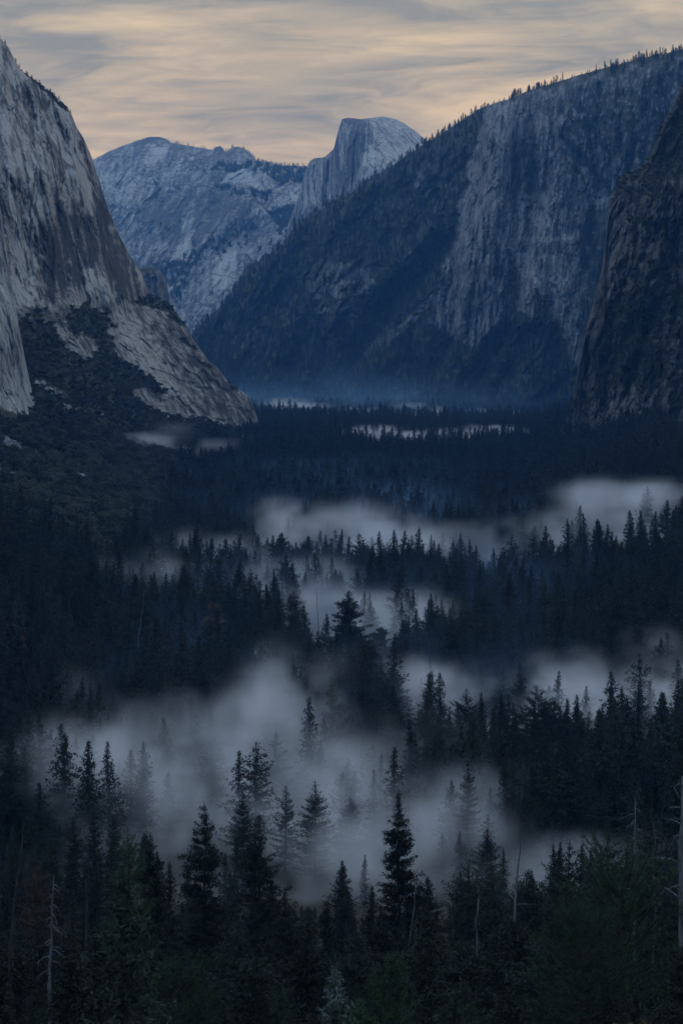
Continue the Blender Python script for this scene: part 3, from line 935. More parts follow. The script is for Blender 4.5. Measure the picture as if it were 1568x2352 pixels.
def pine_bursts(seed, H, Rm, cb, whorls, per, nl=0.4, nw=0.05, nb=16, power=0.7, up=0.9):
    """near pine: round bursts of long needles towards the branch ends"""
    r = np.random.default_rng(seed)
    W, C = Soup(), Soup()
    zs = np.linspace(0, H, 8)
    off = np.cumsum(r.normal(size=(8, 2)) * H * 0.004, 0); off[0] = 0
    V, F = tube(np.column_stack([off, zs]), H * 0.014 * (1 - zs / H) ** 0.8 + 0.03, 7); W.add(V, F)
    ctr, axs = [], []
    for i in range(whorls):
        t = cb + (0.97 - cb) * (i + r.uniform(0, 0.6)) / whorls
        tt = (t - cb) / (1 - cb)
        for j in range(per):
            if r.random() < 0.12:
                continue
            az = r.uniform(0, 2 * math.pi)
            ln = Rm * ((1 - tt) ** power + 0.06) * r.uniform(0.6, 1.1)
            el = -0.05 + (up + 0.05) * tt + r.normal() * 0.12
            h = np.array([math.cos(az), math.sin(az), 0])
            side = np.array([-h[1], h[0], 0])
            o = np.array([np.interp(t * H, zs, off[:, 0]), np.interp(t * H, zs, off[:, 1]), t * H])
            f = lambda s: o + h * s * ln + np.array([0, 0, (el * s + 0.35 * s * s) * ln])
            V, F = tube(np.array([f(0), f(0.5), f(1)]), np.array([0.014, 0.009, 0.005]) * ln + 0.01, 4); W.add(V, F)
            m = max(1, int(ln / (nl * 0.75)))
            for s in np.linspace(0.25, 1.0, m + 1):
                p = f(s) + side * r.uniform(-1, 1) * 0.28 * ln * (1.1 - s)
                p[2] += r.uniform(-0.1, 0.25) * ln * 0.25
                ctr.append(p); axs.append(h * 0.6 + np.array([0, 0, 0.7]))
    ctr.append(np.array([off[-1, 0], off[-1, 1], H - nl * 0.6])); axs.append(np.array([0, 0, 1.0]))
    ctr = np.repeat(np.array(ctr), nb, 0); axs = np.repeat(np.array(axs), nb, 0)
    d = r.normal(size=ctr.shape); d /= np.linalg.norm(d, axis=1)[:, None]
    d = d + axs * 0.45
    k = len(ctr)
    C.tris(ctr, d, nl * r.uniform(0.75, 1.2, k), nw * r.uniform(0.8, 1.3, k), r)
    return W.out(), C.out()


def leafy(seed, H, Rm, lobes=9, leaves=420, ls=0.5, trunk_h=0.3, flat=0.8):
    """round-headed broadleaf tree or bush: lobes of separate leaf faces on forked limbs"""
    r = np.random.default_rng(seed)
    W, C = Soup(), Soup()
    c0 = np.array([0, 0, H * trunk_h])
    V, F = tube(np.array([[0, 0, 0], c0 * 0.6, c0]), np.array([0.035, 0.028, 0.022]) * H, 5); W.add(V, F)
    for k in range(lobes):
        a = r.uniform(0, 2 * math.pi); q = math.sqrt(r.random())
        lc = np.array([math.cos(a) * Rm * 0.68 * q, math.sin(a) * Rm * 0.68 * q, H * (trunk_h + (1 - trunk_h) * r.uniform(0.30, 0.80) * (1.1 - 0.35 * q))])
        lr = Rm * r.uniform(0.32, 0.55)
        V, F = tube(np.array([c0 * 0.8, (c0 + lc) / 2 + r.normal(size=3) * 0.05 * H, lc]), np.array([0.016, 0.010, 0.004]) * H, 4); W.add(V, F)
        m = leaves // lobes
        d = r.normal(size=(m, 3)); d /= np.linalg.norm(d, axis=1)[:, None]
        d[:, 2] = np.where(d[:, 2] < -0.3, -d[:, 2] * 0.5, d[:, 2])
        rr = lr * r.uniform(0.55, 1.08, m)
        p = lc + d * rr[:, None] * np.array([1, 1, flat])
        C.tris(p, d * 0.5 + r.normal(size=(m, 3)), ls * r.uniform(0.7, 1.4, m), ls * r.uniform(0.5, 1.0, m), r)
    return W.out(), C.out()


def snag(seed, H, r0, nbr=14, bl=2.5, lo=0.35, droop=-0.2, lean=(0.0, 0.0), crook=0.02, taper=0.85, sub=True, rise=0.0):
    """dead standing tree: bare tapered stem and bare twisted limbs"""
    r = np.random.default_rng(seed)
    T, limbs = Soup(), []
    zs = np.linspace(0, H, 12)
    off = np.cumsum(r.normal(size=(12, 2)) * crook * H * 0.3, 0); off[0] = 0
    off += np.outer(zs, np.array(lean))
    pts = np.column_stack([off, zs])
    V, F = tube(pts, r0 * (1 - taper * zs / H), 7); T.add(V, F)
    for k in range(nbr):
        Bq = Soup()
        limbs.append(Bq)
        t = lo + (0.97 - lo) * (k + r.random()) / nbr
        z0 = H * t
        o = np.array([np.interp(z0, zs, off[:, 0]), np.interp(z0, zs, off[:, 1]), z0])
        az = r.uniform(0, 2 * math.pi)
        ln = bl * (1.15 - 0.8 * (t - lo) / (1 - lo)) * r.uniform(0.35, 1.15)
        h = np.array([math.cos(az), math.sin(az), 0])
        q = np.linspace(0, 1, 5)
        c = o + h * (q * ln)[:, None] + np.array([0, 0, 1.0]) * ((rise * q + droop * q ** 2) * ln)[:, None] + r.normal(size=(5, 3)) * 0.05 * ln * q[:, None]
        V, F = tube(c, np.linspace(0.30, 0.05, 5) * r0 * (1 - 0.6 * t) + 0.012, 4); Bq.add(V, F)
        if sub:
            for w in range(4):
                i = 1 + r.integers(0, 4)
                dirv = h * r.uniform(0.1, 0.6) + r.normal(size=3) * 0.5 + np.array([0, 0, droop])
                c2 = c[i] + dirv * np.linspace(0, 1, 3)[:, None] * ln * 0.38
                V, F = tube(c2, np.array([0.06, 0.04, 0.02]) * r0 + 0.01, 3); Bq.add(V, F)
    return T.out(), [q.out() for q in limbs]


def tri_mesh(name, vf, mat):
    return new_mesh(name, vf[0], vf[1], mat)


def two_mat_mesh(name, wood, leaf, mw, ml):
    V = np.concatenate([wood[0], leaf[0]])
    F = np.concatenate([wood[1], leaf[1] + len(wood[0])])
    mi = np.concatenate([np.zeros(len(wood[1])), np.ones(len(leaf[1]))])
    return new_mesh(name, V, F, [mw, ml], mi)


# ------------------------------------------------------------------ scattered masses (one object each)
def scatter(name, label, protos, pts, scl, rot, var, sxy=None):
    me = bpy.data.meshes.new(name)
    pts = np.asarray(pts, np.float32)
    me.vertices.add(len(pts))
    me.vertices.foreach_set('co', pts.ravel())
    sxy = np.ones(len(pts)) if sxy is None else sxy
    attr(me, 'sc', scl); attr(me, 'rz', rot); attr(me, 'sx', sxy)
    a = me.attributes.new('va', 'INT', 'POINT'); a.data.foreach_set('value', np.asarray(var, np.int32))
    o = link(name, me, kind='stuff', label=label)
    ng = bpy.data.node_groups.new(name + '_nodes', 'GeometryNodeTree')
    ng.interface.new_socket('Geometry', in_out='INPUT', socket_type='NodeSocketGeometry')
    ng.interface.new_socket('Geometry', in_out='OUTPUT', socket_type='NodeSocketGeometry')
    n = N(ng)
    gi = n.new('NodeGroupInput'); go = n.new('NodeGroupOutput')
    gj = n.new('GeometryNodeGeometryToInstance')
    for p in reversed(protos):
        oi = n.new('GeometryNodeObjectInfo')
        oi.inputs['Object'].default_value = p
        ng.links.new(oi.outputs['Geometry'], gj.inputs[0])
    iop = n.new('GeometryNodeInstanceOnPoints')
    ng.links.new(gi.outputs[0], iop.inputs['Points'])
    ng.links.new(gj.outputs[0], iop.inputs['Instance'])
    iop.inputs['Pick Instance'].default_value = True

    def na(nm, ty):
        q = n.new('GeometryNodeInputNamedAttribute', data_type=ty)
        q.inputs[0].default_value = nm
        return q.outputs[0]
    ng.links.new(na('va', 'INT'), iop.inputs['Instance Index'])
    cr = n.new('ShaderNodeCombineXYZ'); n.put(cr.inputs[2], na('rz', 'FLOAT'))
    ng.links.new(cr.outputs[0], iop.inputs['Rotation'])
    cs = n.new('ShaderNodeCombineXYZ')
    s1 = na('sc', 'FLOAT')
    sw = n.math('MULTIPLY', s1, na('sx', 'FLOAT'))
    n.put(cs.inputs[0], sw); n.put(cs.inputs[1], sw); n.put(cs.inputs[2], s1)
    ng.links.new(cs.outputs[0], iop.inputs['Scale'])
    ng.links.new(iop.outputs[0], go.inputs[0])
    md = o.modifiers.new('scatter', 'NODES')
    md.node_group = ng
    return o


def proto(name, wood, leaf, mw, ml):
    """kept out of the scene: only its geometry is used"""
    return bpy.data.objects.new(name, two_mat_mesh(name, wood, leaf, mw, ml))


# unit trees are 1 m tall times a nominal height; scale = height / nominal
far_p = []
for k in range(6):
    w, c = conifer(100 + k, 40, [7.0, 8.0, 6.4, 8.4, 7.4, 6.6][k], cb=[.06, .04, .08, .12, .06, .05][k], whorls=26, per=6, step=2.2, tuft=2, tl=2.4, tw=1.35, power=[.9, 1.0, .8, .8, .95, .85][k],
                   limbs=False, sides=4, fan=0.42, irr=0.4)
    far_p.append(proto('far_conifer', w, c, M['bark'], M['needle']))
mid_p = []
mid_parts = []
for k in range(9):
    w, c = conifer(200 + k, 42, [7.4, 8.4, 6.8, 8.4, 8.0, 7.2, 8.0, 6.6, 8.4][k], cb=[.06, .04, .1, .16, .06, .05, .2, .06, .03][k], whorls=[42, 40, 44, 34, 42, 46, 32, 44, 44][k], per=6, step=1.1, tuft=4, tl=1.3, tw=0.58,
                   power=[.9, 1.0, .8, .7, .95, .85, .62, .9, 1.05][k], gap=[.1, .1, .15, .25, .1, .1, .25, .15, .05][k], fan=0.42, irr=[.3, .2, .4, .6, .3, .3, .6, .4, .2][k], sides=5)
    mid_p.append(proto('mid_conifer', w, c, M['bark'], M['needle']))
    mid_parts.append((tri_mesh('conifer_trunk', w, M['bark']), tri_mesh('conifer_crown', c, M['needle'])))
oak_p = []
for k in range(5):
    w, c = leafy(300 + k, 9, 5.2, 10, 520, 1.0, 0.22, 0.7)
    oak_p.append(proto('oak', w, c, M['bark'], M['oak']))
brush_p = []
for k in range(3):
    w, c = leafy(320 + k, 7, 4.5, 6, 130, 1.7, 0.15, 0.7)
    brush_p.append(proto('bush', w, c, M['bark'], M['oak']))
rock_p = []
for k in range(5):
    r = np.random.default_rng(400 + k)
    import bmesh
    bm = bmesh.new()
    bmesh.ops.create_icosphere(bm, subdivisions=2, radius=1.0)
    for v in bm.verts:
        c = np.array(v.co)
        s = 1 + 0.55 * gnoise((c * 1.1 + k * 7)[None])[0]
        v.co = v.co * s
        v.co.x *= 1.2
        v.co.z *= 0.75
    mr = bpy.data.meshes.new('boulder'); bm.to_mesh(mr); bm.free()
    mr.materials.append(M['boulder'])
    rock_p.append(bpy.data.objects.new('boulder', mr))

# ------------------------------------------------------------------ single trees
TREES = []      # (x, y, radius) kept clear of the scattered forest


def single_tree(kind, X, Ytop, y, label, wpx=None, cat='tree', group=None, seed=None, name=None, **kw):
    """a tree whose top shows at (X, Ytop) of the photograph, standing on the ground y metres ahead"""
    p = at(X, Ytop, y)
    g = float(G(np.array([p[0]]), np.array([y]))[0])
    H = p[2] - g
    base = (p[0], y, g - 0.3)
    seed = seed if seed is not None else int(X * 7 + Ytop * 13 + y)
    root = link(name or 'conifer_tree', None, loc=base, label=label, cat=cat, group=group)
    TREES.append((p[0], y, max(2.0, 0.09 * H)))
    px = y / FPX * 1568 / 682          # metres per rendered pixel
    Rm = (wpx * 0.70 * y / FPX) if wpx else H * 0.16
    if kind == 'fir':
        w, c = conifer(seed, H, Rm, cb=kw.get('cb', 0.10), whorls=kw.get('whorls', int(22 + H * 0.6)), per=kw.get('per', 7), step=max(0.45, 1.3 * px), tuft=kw.get('tuft', 6), tl=max(0.6, 2.0 * px), tw=max(0.2, 0.75 * px),
                       power=kw.get('power', 0.8), gap=kw.get('gap', 0.12), fan=0.36, irr=kw.get('irr', 0.35), droop=kw.get('droop', -0.15), bend=kw.get('bend', 0.006))
        mt = M[kw.get('mat', 'needle')]
    elif kind == 'pine':
        w, c = conifer(seed, H, Rm, cb=kw.get('cb', 0.2), whorls=kw.get('whorls', int(20 + H * 0.6)), per=kw.get('per', 7), step=max(0.45, 1.4 * px), tuft=kw.get('tuft', 17), tl=max(0.6, 2.0 * px), tw=max(0.2, 0.7 * px),
                       power=kw.get('power', 0.6), gap=kw.get('gap', 0.25), fan=0.26, ball=0.8, irr=kw.get('irr', 0.7), droop=kw.get('droop', -0.22), up=0.35, tipc=0.5, bend=kw.get('bend', 0.01))
        mt = M[kw.get('mat', 'needle')]
    elif kind == 'young':
        w, c = pine_bursts(seed, H, Rm, kw.get('cb', 0.1), kw.get('whorls', int(H * 1.7)), kw.get('per', 7), nl=max(0.40, 3.2 * px), nw=max(0.05, 0.6 * px), nb=kw.get('nb', 13), power=kw.get('power', 0.7))
        mt = M[kw.get('mat', 'needle_green')]
    elif kind == 'leafy':
        w, c = leafy(seed, H, Rm, kw.get('lobes', 11), kw.get('leaves', 1400), max(0.25, 1.4 * px), kw.get('trunk_h', 0.3))
        mt = M[kw.get('mat', 'autumn')]
    elif kind == 'snag':
        w, c = snag(seed, H, kw.get('r0', 0.3), kw.get('nbr', 14), kw.get('bl', 2.5), kw.get('lo', 0.35), kw.get('droop', -0.2), kw.get('lean', (0, 0)), kw.get('crook', 0.015), kw.get('taper', 0.85), kw.get('sub', True), kw.get('rise', 0.0))
        if kw.get('lean'):
            root.location.x -= kw['lean'][0] * H; root.location.y -= kw['lean'][1] * H
        mm = M[kw.get('mat', 'deadwood')]
        link('trunk', tri_mesh('trunk', w, mm), root)
        for q in c:
            link('branch', tri_mesh('branch', q, mm), root)
        return root
    link('trunk', tri_mesh('trunk', w, M['bark']), root)
    link('crown', tri_mesh('crown', c, mt), root)
    return root


T = single_tree
# near row, from the left
T('young', 300, 1912, 190, 'bright green young pine with round needle tufts, left foreground', 150, power=0.75)
T('pine', 346, 1906, 330, 'dark open-topped pine just behind the green young pine', 62)
T('fir', 390, 1972, 375, 'slim small conifer between the young pine and the tall dark pine', 48)
T('pine', 470, 1836, 400, 'tallest dark pine left of centre with tufted irregular crown', 80, cb=0.05, power=0.5, per=8, irr=0.5, gap=0.15)
T('pine', 592, 1862, 420, 'dark pine with drooping ragged crown right of the tallest left pine', 82, cb=0.05, power=0.55, per=8, gap=0.15)
T('fir', 657, 2040, 335, 'bushy dark conifer with spiky top in the lower centre', 100, power=0.75)
T('fir', 708, 2078, 340, 'small pointed conifer right of the spiky bushy conifer', 80)
T('pine', 757, 2062, 300, 'thin broken-topped young pine in the lower centre', 36, gap=0.4, cb=0.3)
T('fir', 785, 2062, 520, 'pale misty conifer behind the thin broken-topped pine', 60)
T('pine', 916, 1810, 430, 'tall narrow-topped dark conifer standing in fog near the centre', 112, cb=0.06, power=0.9, per=9, gap=0.12, irr=0.45)
T('fir', 980, 2010, 560, 'small misty conifer right of the tall centre conifer', 60)
T('fir', 1076, 1972, 360, 'dark round-topped cedar at the left end of the right foreground stand', 130, power=0.6)
T('fir', 1128, 1976, 372, 'dark round-topped cedar beside the pale broken snag', 110, power=0.6)
T('pine', 1215, 1990, 350, 'tufted dark pine right of the pale broken snag', 110)
T('fir', 1304, 1922, 365, 'broad dark conifer with pointed top in the right foreground', 150)
T('fir', 1392, 1886, 395, 'dark green conifer left of the grey dead tree', 130)
T('fir', 1500, 1816, 385, 'tall black fir right of the grey dead tree', 110, gap=0.2)
T('young', 1430, 1990, 200, 'wide bright green pine in the right foreground', 330, power=0.45, cb=0.05)
T('young', 1330, 2090, 190, 'olive green pine beside the wide bright green pine', 220, power=0.5, cb=0.05)
T('young', 900, 2182, 150, 'small long-needled pine at the bottom centre', 120, nb=22)
T('young', 1085, 2310, 140, 'low young pine at the bottom edge right of centre', 110)
T('young', 830, 2290, 140, 'low long-needled pine left of the small bottom pine', 90, nb=20)
T('fir', 770, 2215, 165, 'pale grey-green lichened sapling in the lower centre', 90, mat='lichen', gap=0.3)
T('young', 655, 2270, 165, 'green sapling left of the pale lichened sapling', 90)
T('young', 195, 2215, 175, 'dark green young pine in the bottom left corner', 170)
T('young', 420, 2210, 165, 'low green pine at the foot of the bright young pine', 190, power=0.5)
T('fir', 545, 2110, 300, 'dark conifer filling the gap below the ragged pine', 130)
T('fir', 820, 2135, 310, 'dark conifer below the tall centre conifer on its left', 130)
T('fir', 985, 2120, 320, 'dark conifer below the tall centre conifer on its right', 150)
T('fir', 1180, 2110, 270, 'dark spreading conifer below the pale broken snag', 190)
T('fir', 1250, 2160, 250, 'dark lower conifer left of the olive pine', 170)
T('fir', 1060, 2150, 280, 'black conifer at the centre of the right foreground stand', 170)
T('fir', 700, 2165, 265, 'dark spiky conifer above the pale lichened sapling', 150)
T('fir', 590, 2190, 230, 'dark conifer left of the green sapling', 150)
T('fir', 90, 2130, 300, 'dark conifer behind the left foreground snags', 130)
T('fir', 30, 2160, 270, 'dark conifer at the lower left edge', 120)
T('fir', 1545, 2010, 300, 'dark conifer behind the big dead trunk at the right edge', 140)
T('fir', 30, 1890, 520, 'thin dark conifer in mist at the left edge', 46)
T('fir', 85, 1960, 430, 'reddish brown dry-needled conifer at the left', 90, mat='needle_brown')
T('fir', 215, 1852, 560, 'misty grey conifer with broad crown at the left', 66)
T('fir', 170, 1870, 600, 'misty conifer left of the broad misty conifer', 60)
T('fir', 265, 1872, 620, 'small pale conifer dissolving in the left fog', 60)
T('fir', 120, 1890, 540, 'dim conifer behind the reddish dry conifer', 60)
# shapes fading inside the near fog
T('fir', 560, 1815, 700, 'ghostly pine faint in the fog behind the ragged pine', 70, gap=0.3)
T('fir', 655, 1800, 720, 'ghostly slim pine in the middle of the near fog', 56, gap=0.3)
T('fir', 722, 1790, 690, 'ghostly drooping fir in the near fog left of the centre conifer', 90, gap=0.2)
T('fir', 805, 1830, 720, 'ghostly fir in the near fog just left of the centre conifer', 80)
T('fir', 1076, 1744, 720, 'tall pale slender conifer standing in a bright gap of fog', 60)
T('fir', 1120, 1900, 640, 'dim round conifer in the fog above the round-topped cedars', 80)
# second row behind the near fog
T('pine', 960, 1626, 900, 'slim conifer left of the layered ponderosa', 50)
T('pine', 1012, 1640, 800, 'layered ponderosa with flat drooping tiers right of centre', 84, power=0.5, gap=0.3, irr=0.7, cb=0.22)
T('fir', 1072, 1576, 860, 'broad dark conifer rising into the right fog bank', 96, power=0.65)
T('fir', 1112, 1640, 875, 'dark conifer leaning on the broad conifer, right side', 60)
T('pine', 1238, 1570, 815, 'largest dark conifer of the right middle clump, ragged top', 130, cb=0.08, power=0.55, per=7)
T('pine', 1274, 1606, 825, 'second top of the right middle clump beside the largest', 70, power=0.5)
T('fir', 1204, 1662, 790, 'dark conifer at the left foot of the right middle clump', 84)
T('fir', 1134, 1692, 790, 'dark pointed conifer between the layered ponderosa and the right clump', 80)
T('fir', 1322, 1680, 790, 'dark green conifer at the right foot of the right middle clump', 90)
T('fir', 1334, 1630, 930, 'grey hazy conifer behind the right middle clump', 60)
T('fir', 1390, 1652, 900, 'grey conifer standing between clump and right edge', 66)
T('fir', 1430, 1610, 1040, 'palest ghost conifer in the right fog bank', 66)
T('fir', 1424, 1676, 850, 'dark conifer below the palest ghost conifer', 70)
T('fir', 1374, 1750, 770, 'small black conifer right of the clump foot', 60)
T('pine', 1534, 1620, 840, 'dark tiered conifer near the right edge above the dead trunk', 100, irr=0.6)
T('pine', 1485, 1682, 850, 'round-topped dark pine left of the tiered right conifer', 70, power=0.45)
T('fir', 1155, 1690, 920, 'hazy brownish conifer behind the pointed conifer', 50, mat='needle_brown')
# dark clump in the middle
for X, Yt, y, lab in ((632, 1526, 1080, 'left end conifer of the dark middle clump'), (676, 1548, 1060, 'second conifer from the left of the dark middle clump'), (716, 1560, 1040, 'low third conifer of the dark middle clump'),
                      (766, 1524, 1060, 'fourth conifer of the dark middle clump'), (808, 1512, 1070, 'fifth conifer of the dark middle clump'), (848, 1464, 1120, 'tallest conifer of the dark middle clump'),
                      (900, 1532, 1060, 'ragged conifer right of the tallest in the middle clump'), (916, 1642, 985, 'front right conifer of the dark middle clump, foot in fog'), (745, 1580, 1010, 'front conifer before the middle clump'),
                      (860, 1590, 1010, 'front dark conifer below the tallest of the middle clump'), (792, 1600, 1000, 'front centre conifer of the dark middle clump')):
    T('fir', X, Yt, y, lab, 80, power=0.7, group='conifers of the dark middle clump')
T('pine', 526, 1506, 1000, 'lone tiered conifer in fog left of the middle clump', 74, power=0.6)
T('fir', 470, 1520, 1010, 'dim conifer left of the lone tiered conifer', 56)
T('fir', 405, 1556, 960, 'faint conifer at the left rim of the near fog', 60)
# the fog channel
T('pine', 801, 1356, 1250, 'tall full pine standing alone in the bright fog channel', 66, power=0.7, cb=0.2, per=8)
T('fir', 926, 1420, 1280, 'slim pointed conifer right of the lone channel pine', 34)
T('pine', 872, 1440, 1270, 'small round-topped pine in the fog channel', 36, power=0.45, cb=0.45)
T('fir', 992, 1376, 1280, 'leading tall conifer of the dark right stand', 70)
T('fir', 1015, 1400, 1290, 'second tall conifer of the dark right stand', 50)
T('fir', 638, 1345, 1330, 'black narrow conifer left of the fog channel', 46)
T('fir', 675, 1322, 1480, 'grey conifer above the black narrow conifer', 44)
T('fir', 770, 1308, 1600, 'conifer with brownish top above the lone channel pine', 44)
T('fir', 690, 1440, 1230, 'dark conifer left of the bare pole in the channel', 60, power=0.6)
T('fir', 720, 1470, 1200, 'short dark conifer at the foot of the bare pole', 50)
T('fir', 330, 1322, 1260, 'black ragged double conifer on the left slope', 70)
T('fir', 304, 1340, 1270, 'black conifer left of the ragged double conifer', 40)
T('fir', 210, 1252, 1400, 'tall conifer above the left forest slope', 50)
T('fir', 425, 1296, 1480, 'pointed conifer in the left mist', 50)
T('fir', 482, 1306, 1470, 'twin pointed conifer right of the one in the left mist', 44)
T('fir', 546, 1296, 1500, 'pointed conifer before the left plume of fog', 46)
for X, Yt, y, lab in ((612, 1240, 1760, 'first conifer against the long fog plume'), (646, 1222, 1750, 'tall sharp conifer against the long fog plume'), (680, 1256, 1750, 'short conifer between two tall ones at the fog plume'),
                      (706, 1230, 1760, 'broad conifer against the bright fog plume'), (750, 1246, 1750, 'dense conifer right of the broad one at the plume'), (834, 1244, 1770, 'isolated pointed conifer against the fog plume'),
                      (868, 1276, 1720, 'leaning group conifer below the fog plume'), (902, 1256, 1730, 'paired conifer right of the leaning group'), (960, 1258, 1740, 'tall conifer at the right end of the bright plume'),
                      (1058, 1268, 1700, 'pale conifer in the blue mist right of the plume'), (1156, 1264, 1690, 'tall tiered conifer at the blue mist'), (1240, 1270, 1700, 'first of three spires before the blue mist'),
                      (1282, 1262, 1700, 'tallest of three spires before the blue mist'), (1320, 1274, 1690, 'third of three spires before the blue mist'), (1216, 1300, 1660, 'lower conifer left of the three spires'),
                      (1452, 1308, 1640, 'tall conifer near the right edge before blue mist'), (1400, 1304, 1650, 'conifer left of the tall one near the right edge'), (1520, 1304, 1640, 'rightmost spire before the blue mist')):
    T('fir', X, Yt, y, lab, 54, power=0.8, group='spires in front of the long fog plume')
# dead trees and snags
T('snag', 46, 1880, 260, 'dark leaning bare trunk at the left edge', cat='dead tree', name='dead_tree', r0=0.45, nbr=16, bl=0.9, lo=0.2, lean=(0.075, 0.0), mat='char', sub=False)
T('snag', 106, 2000, 240, 'pale bare snag with short drooping twigs, left foreground', cat='dead tree', name='dead_tree', r0=0.26, nbr=26, bl=1.7, lo=0.4, droop=-0.6, crook=0.02)
T('snag', 204, 2022, 230, 'charred straight bare pole left of the young pine', cat='dead tree', name='dead_tree', r0=0.30, nbr=12, bl=0.5, lo=0.3, mat='char', sub=False, taper=0.6)
T('snag', 1456, 1824, 372, 'grey dead tree covered in drooping bare branches', cat='dead tree', name='dead_tree', r0=0.42, nbr=44, bl=3.6, lo=0.5, droop=-0.65, rise=0.35)
T('snag', 1560, 1775, 240, 'big pale broken dead trunk with crooked limbs at the right edge', cat='dead tree', name='dead_tree', r0=0.5, nbr=16, bl=5.0, lo=0.45, droop=-0.35, rise=0.4, taper=0.7)
T('snag', 1526, 1850, 330, 'thin dark bare pole beside the big dead trunk', cat='dead tree', name='dead_tree', r0=0.20, nbr=10, bl=0.8, lo=0.4, mat='char', sub=False)
T('snag', 1184, 1914, 345, 'pale broken snag with crooked top, right of centre', cat='dead tree', name='dead_tree', r0=0.40, nbr=9, bl=3.0, lo=0.6, droop=-0.1, rise=0.2, lean=(0.02, 0))
T('snag', 1090, 2028, 330, 'short pale dead trunk before the round-topped cedars', cat='dead tree', name='dead_tree', r0=0.26, nbr=9, bl=1.2, lo=0.3, taper=0.75, crook=0.03, lean=(0.02, 0))
T('snag', 962, 1992, 410, 'thin leaning snag right of the tall centre conifer', cat='dead tree', name='dead_tree', r0=0.22, nbr=12, bl=0.9, lo=0.5, lean=(0.13, 0), sub=False)
T('snag', 958, 2085, 330, 'thin pale dead stem below the leaning snag', cat='dead tree', name='dead_tree', r0=0.2, nbr=8, bl=0.8, lo=0.3, lean=(0.07, 0), sub=False)
T('snag', 733, 1352, 1230, 'tall thin bare pole rising in the fog channel', cat='dead tree', name='dead_tree', r0=0.45, nbr=14, bl=1.8, lo=0.45, sub=False)
T('snag', 334, 1350, 1235, 'pale leaning dead trunk on the dark left slope', cat='dead tree', name='dead_tree', r0=0.5, nbr=8, bl=2.0, lo=0.5, lean=(0.12, 0), sub=False)
T('snag', 1500, 1880, 300, 'bare twiggy stem between black fir and big dead trunk', cat='dead tree', name='dead_tree', r0=0.22, nbr=18, bl=1.8, lo=0.4, droop=-0.4)
# autumn trees
for X, Yt, y, w, lab in ((120, 1508, 1050, 34, 'rust-orange autumn tree low on the left slope'), (52, 1428, 1130, 40, 'dull orange autumn tree near the left edge'), (8, 1430, 1120, 30, 'orange autumn tree cut by the left edge'),
                         (122, 1270, 1500, 46, 'brown autumn tree high on the left slope'), (40, 1262, 1480, 50, 'reddish brown autumn tree at the upper left forest edge'), (495, 1374, 1330, 60, 'dim red autumn oak in the left forest'),
                         (1150, 1680, 900, 50, 'brownish red autumn tree beside the right middle clump'), (640, 1500, 1050, 44, 'dark red autumn tree left of the middle clump'), (170, 1610, 980, 30, 'faint rust autumn tree in the dark left forest')):
    T('leafy', X, Yt, y, lab, w, name='autumn_tree', mat='autumn', leaves=700)
T('leafy', 1445, 2334, 130, 'low yellow-leaved bush at the bottom right edge', 90, cat='bush', name='yellow_bush', mat='yellow', leaves=900, trunk_h=0.7)
T('leafy', 120, 1760, 930, 'rounded grey-green oak in the left mist', 90, name='oak_tree', mat='oak', leaves=2600, lobes=16)
T('leafy', 60, 1740, 940, 'rounded grey-green oak at the left edge in mist', 80, name='oak_tree', mat='oak', leaves=2600, lobes=16)
T('leafy', 190, 1790, 900, 'rounded oak right of the two misty oaks', 80, name='oak_tree', mat='oak', leaves=2600, lobes=16)
N_HERO = len(TREES)


# ------------------------------------------------------------------ the forest
def clearing(x, y):
    """1 where trees stand, 0 in open ground"""
    px = 784 + x / y * FPX
    w = np.ones_like(x)

    def hole(cx, cy_, rx, ry, s=1.0):
        d = ((px - cx) / rx) ** 2 + ((y - cy_) / ry) ** 2
        return 1 - s * np.exp(-d ** 2)
    w = w * hole(800, 1440, 150, 220, 0.95)        # fog channel
    w = w * hole(880, 1320, 110, 70, 0.85)
    w = w * hole(800, 1210, 190, 60, 0.95)
    w = w * hole(1270, 1080, 440, 130, 0.94)       # right fog bank
    w = w * hole(560, 800, 420, 170, 0.93)         # near fog
    w = w * hole(1000, 660, 430, 80, 0.80)
    w = w * hole(760, 1910, 260, 140, 0.9)        # long plume
    w = w * hole(1300, 1860, 420, 130, 0.9)
    w = w * hole(990, 4650, 190, 800, 0.90)        # far meadows
    w = w * hole(400, 3550, 150, 300, 0.92) * hole(540, 4150, 90, 350, 0.9)
    w = w * hole(900, 6250, 330, 400, 0.80)
    w = w * hole(700, 470, 500, 60, 0.6)
    return w


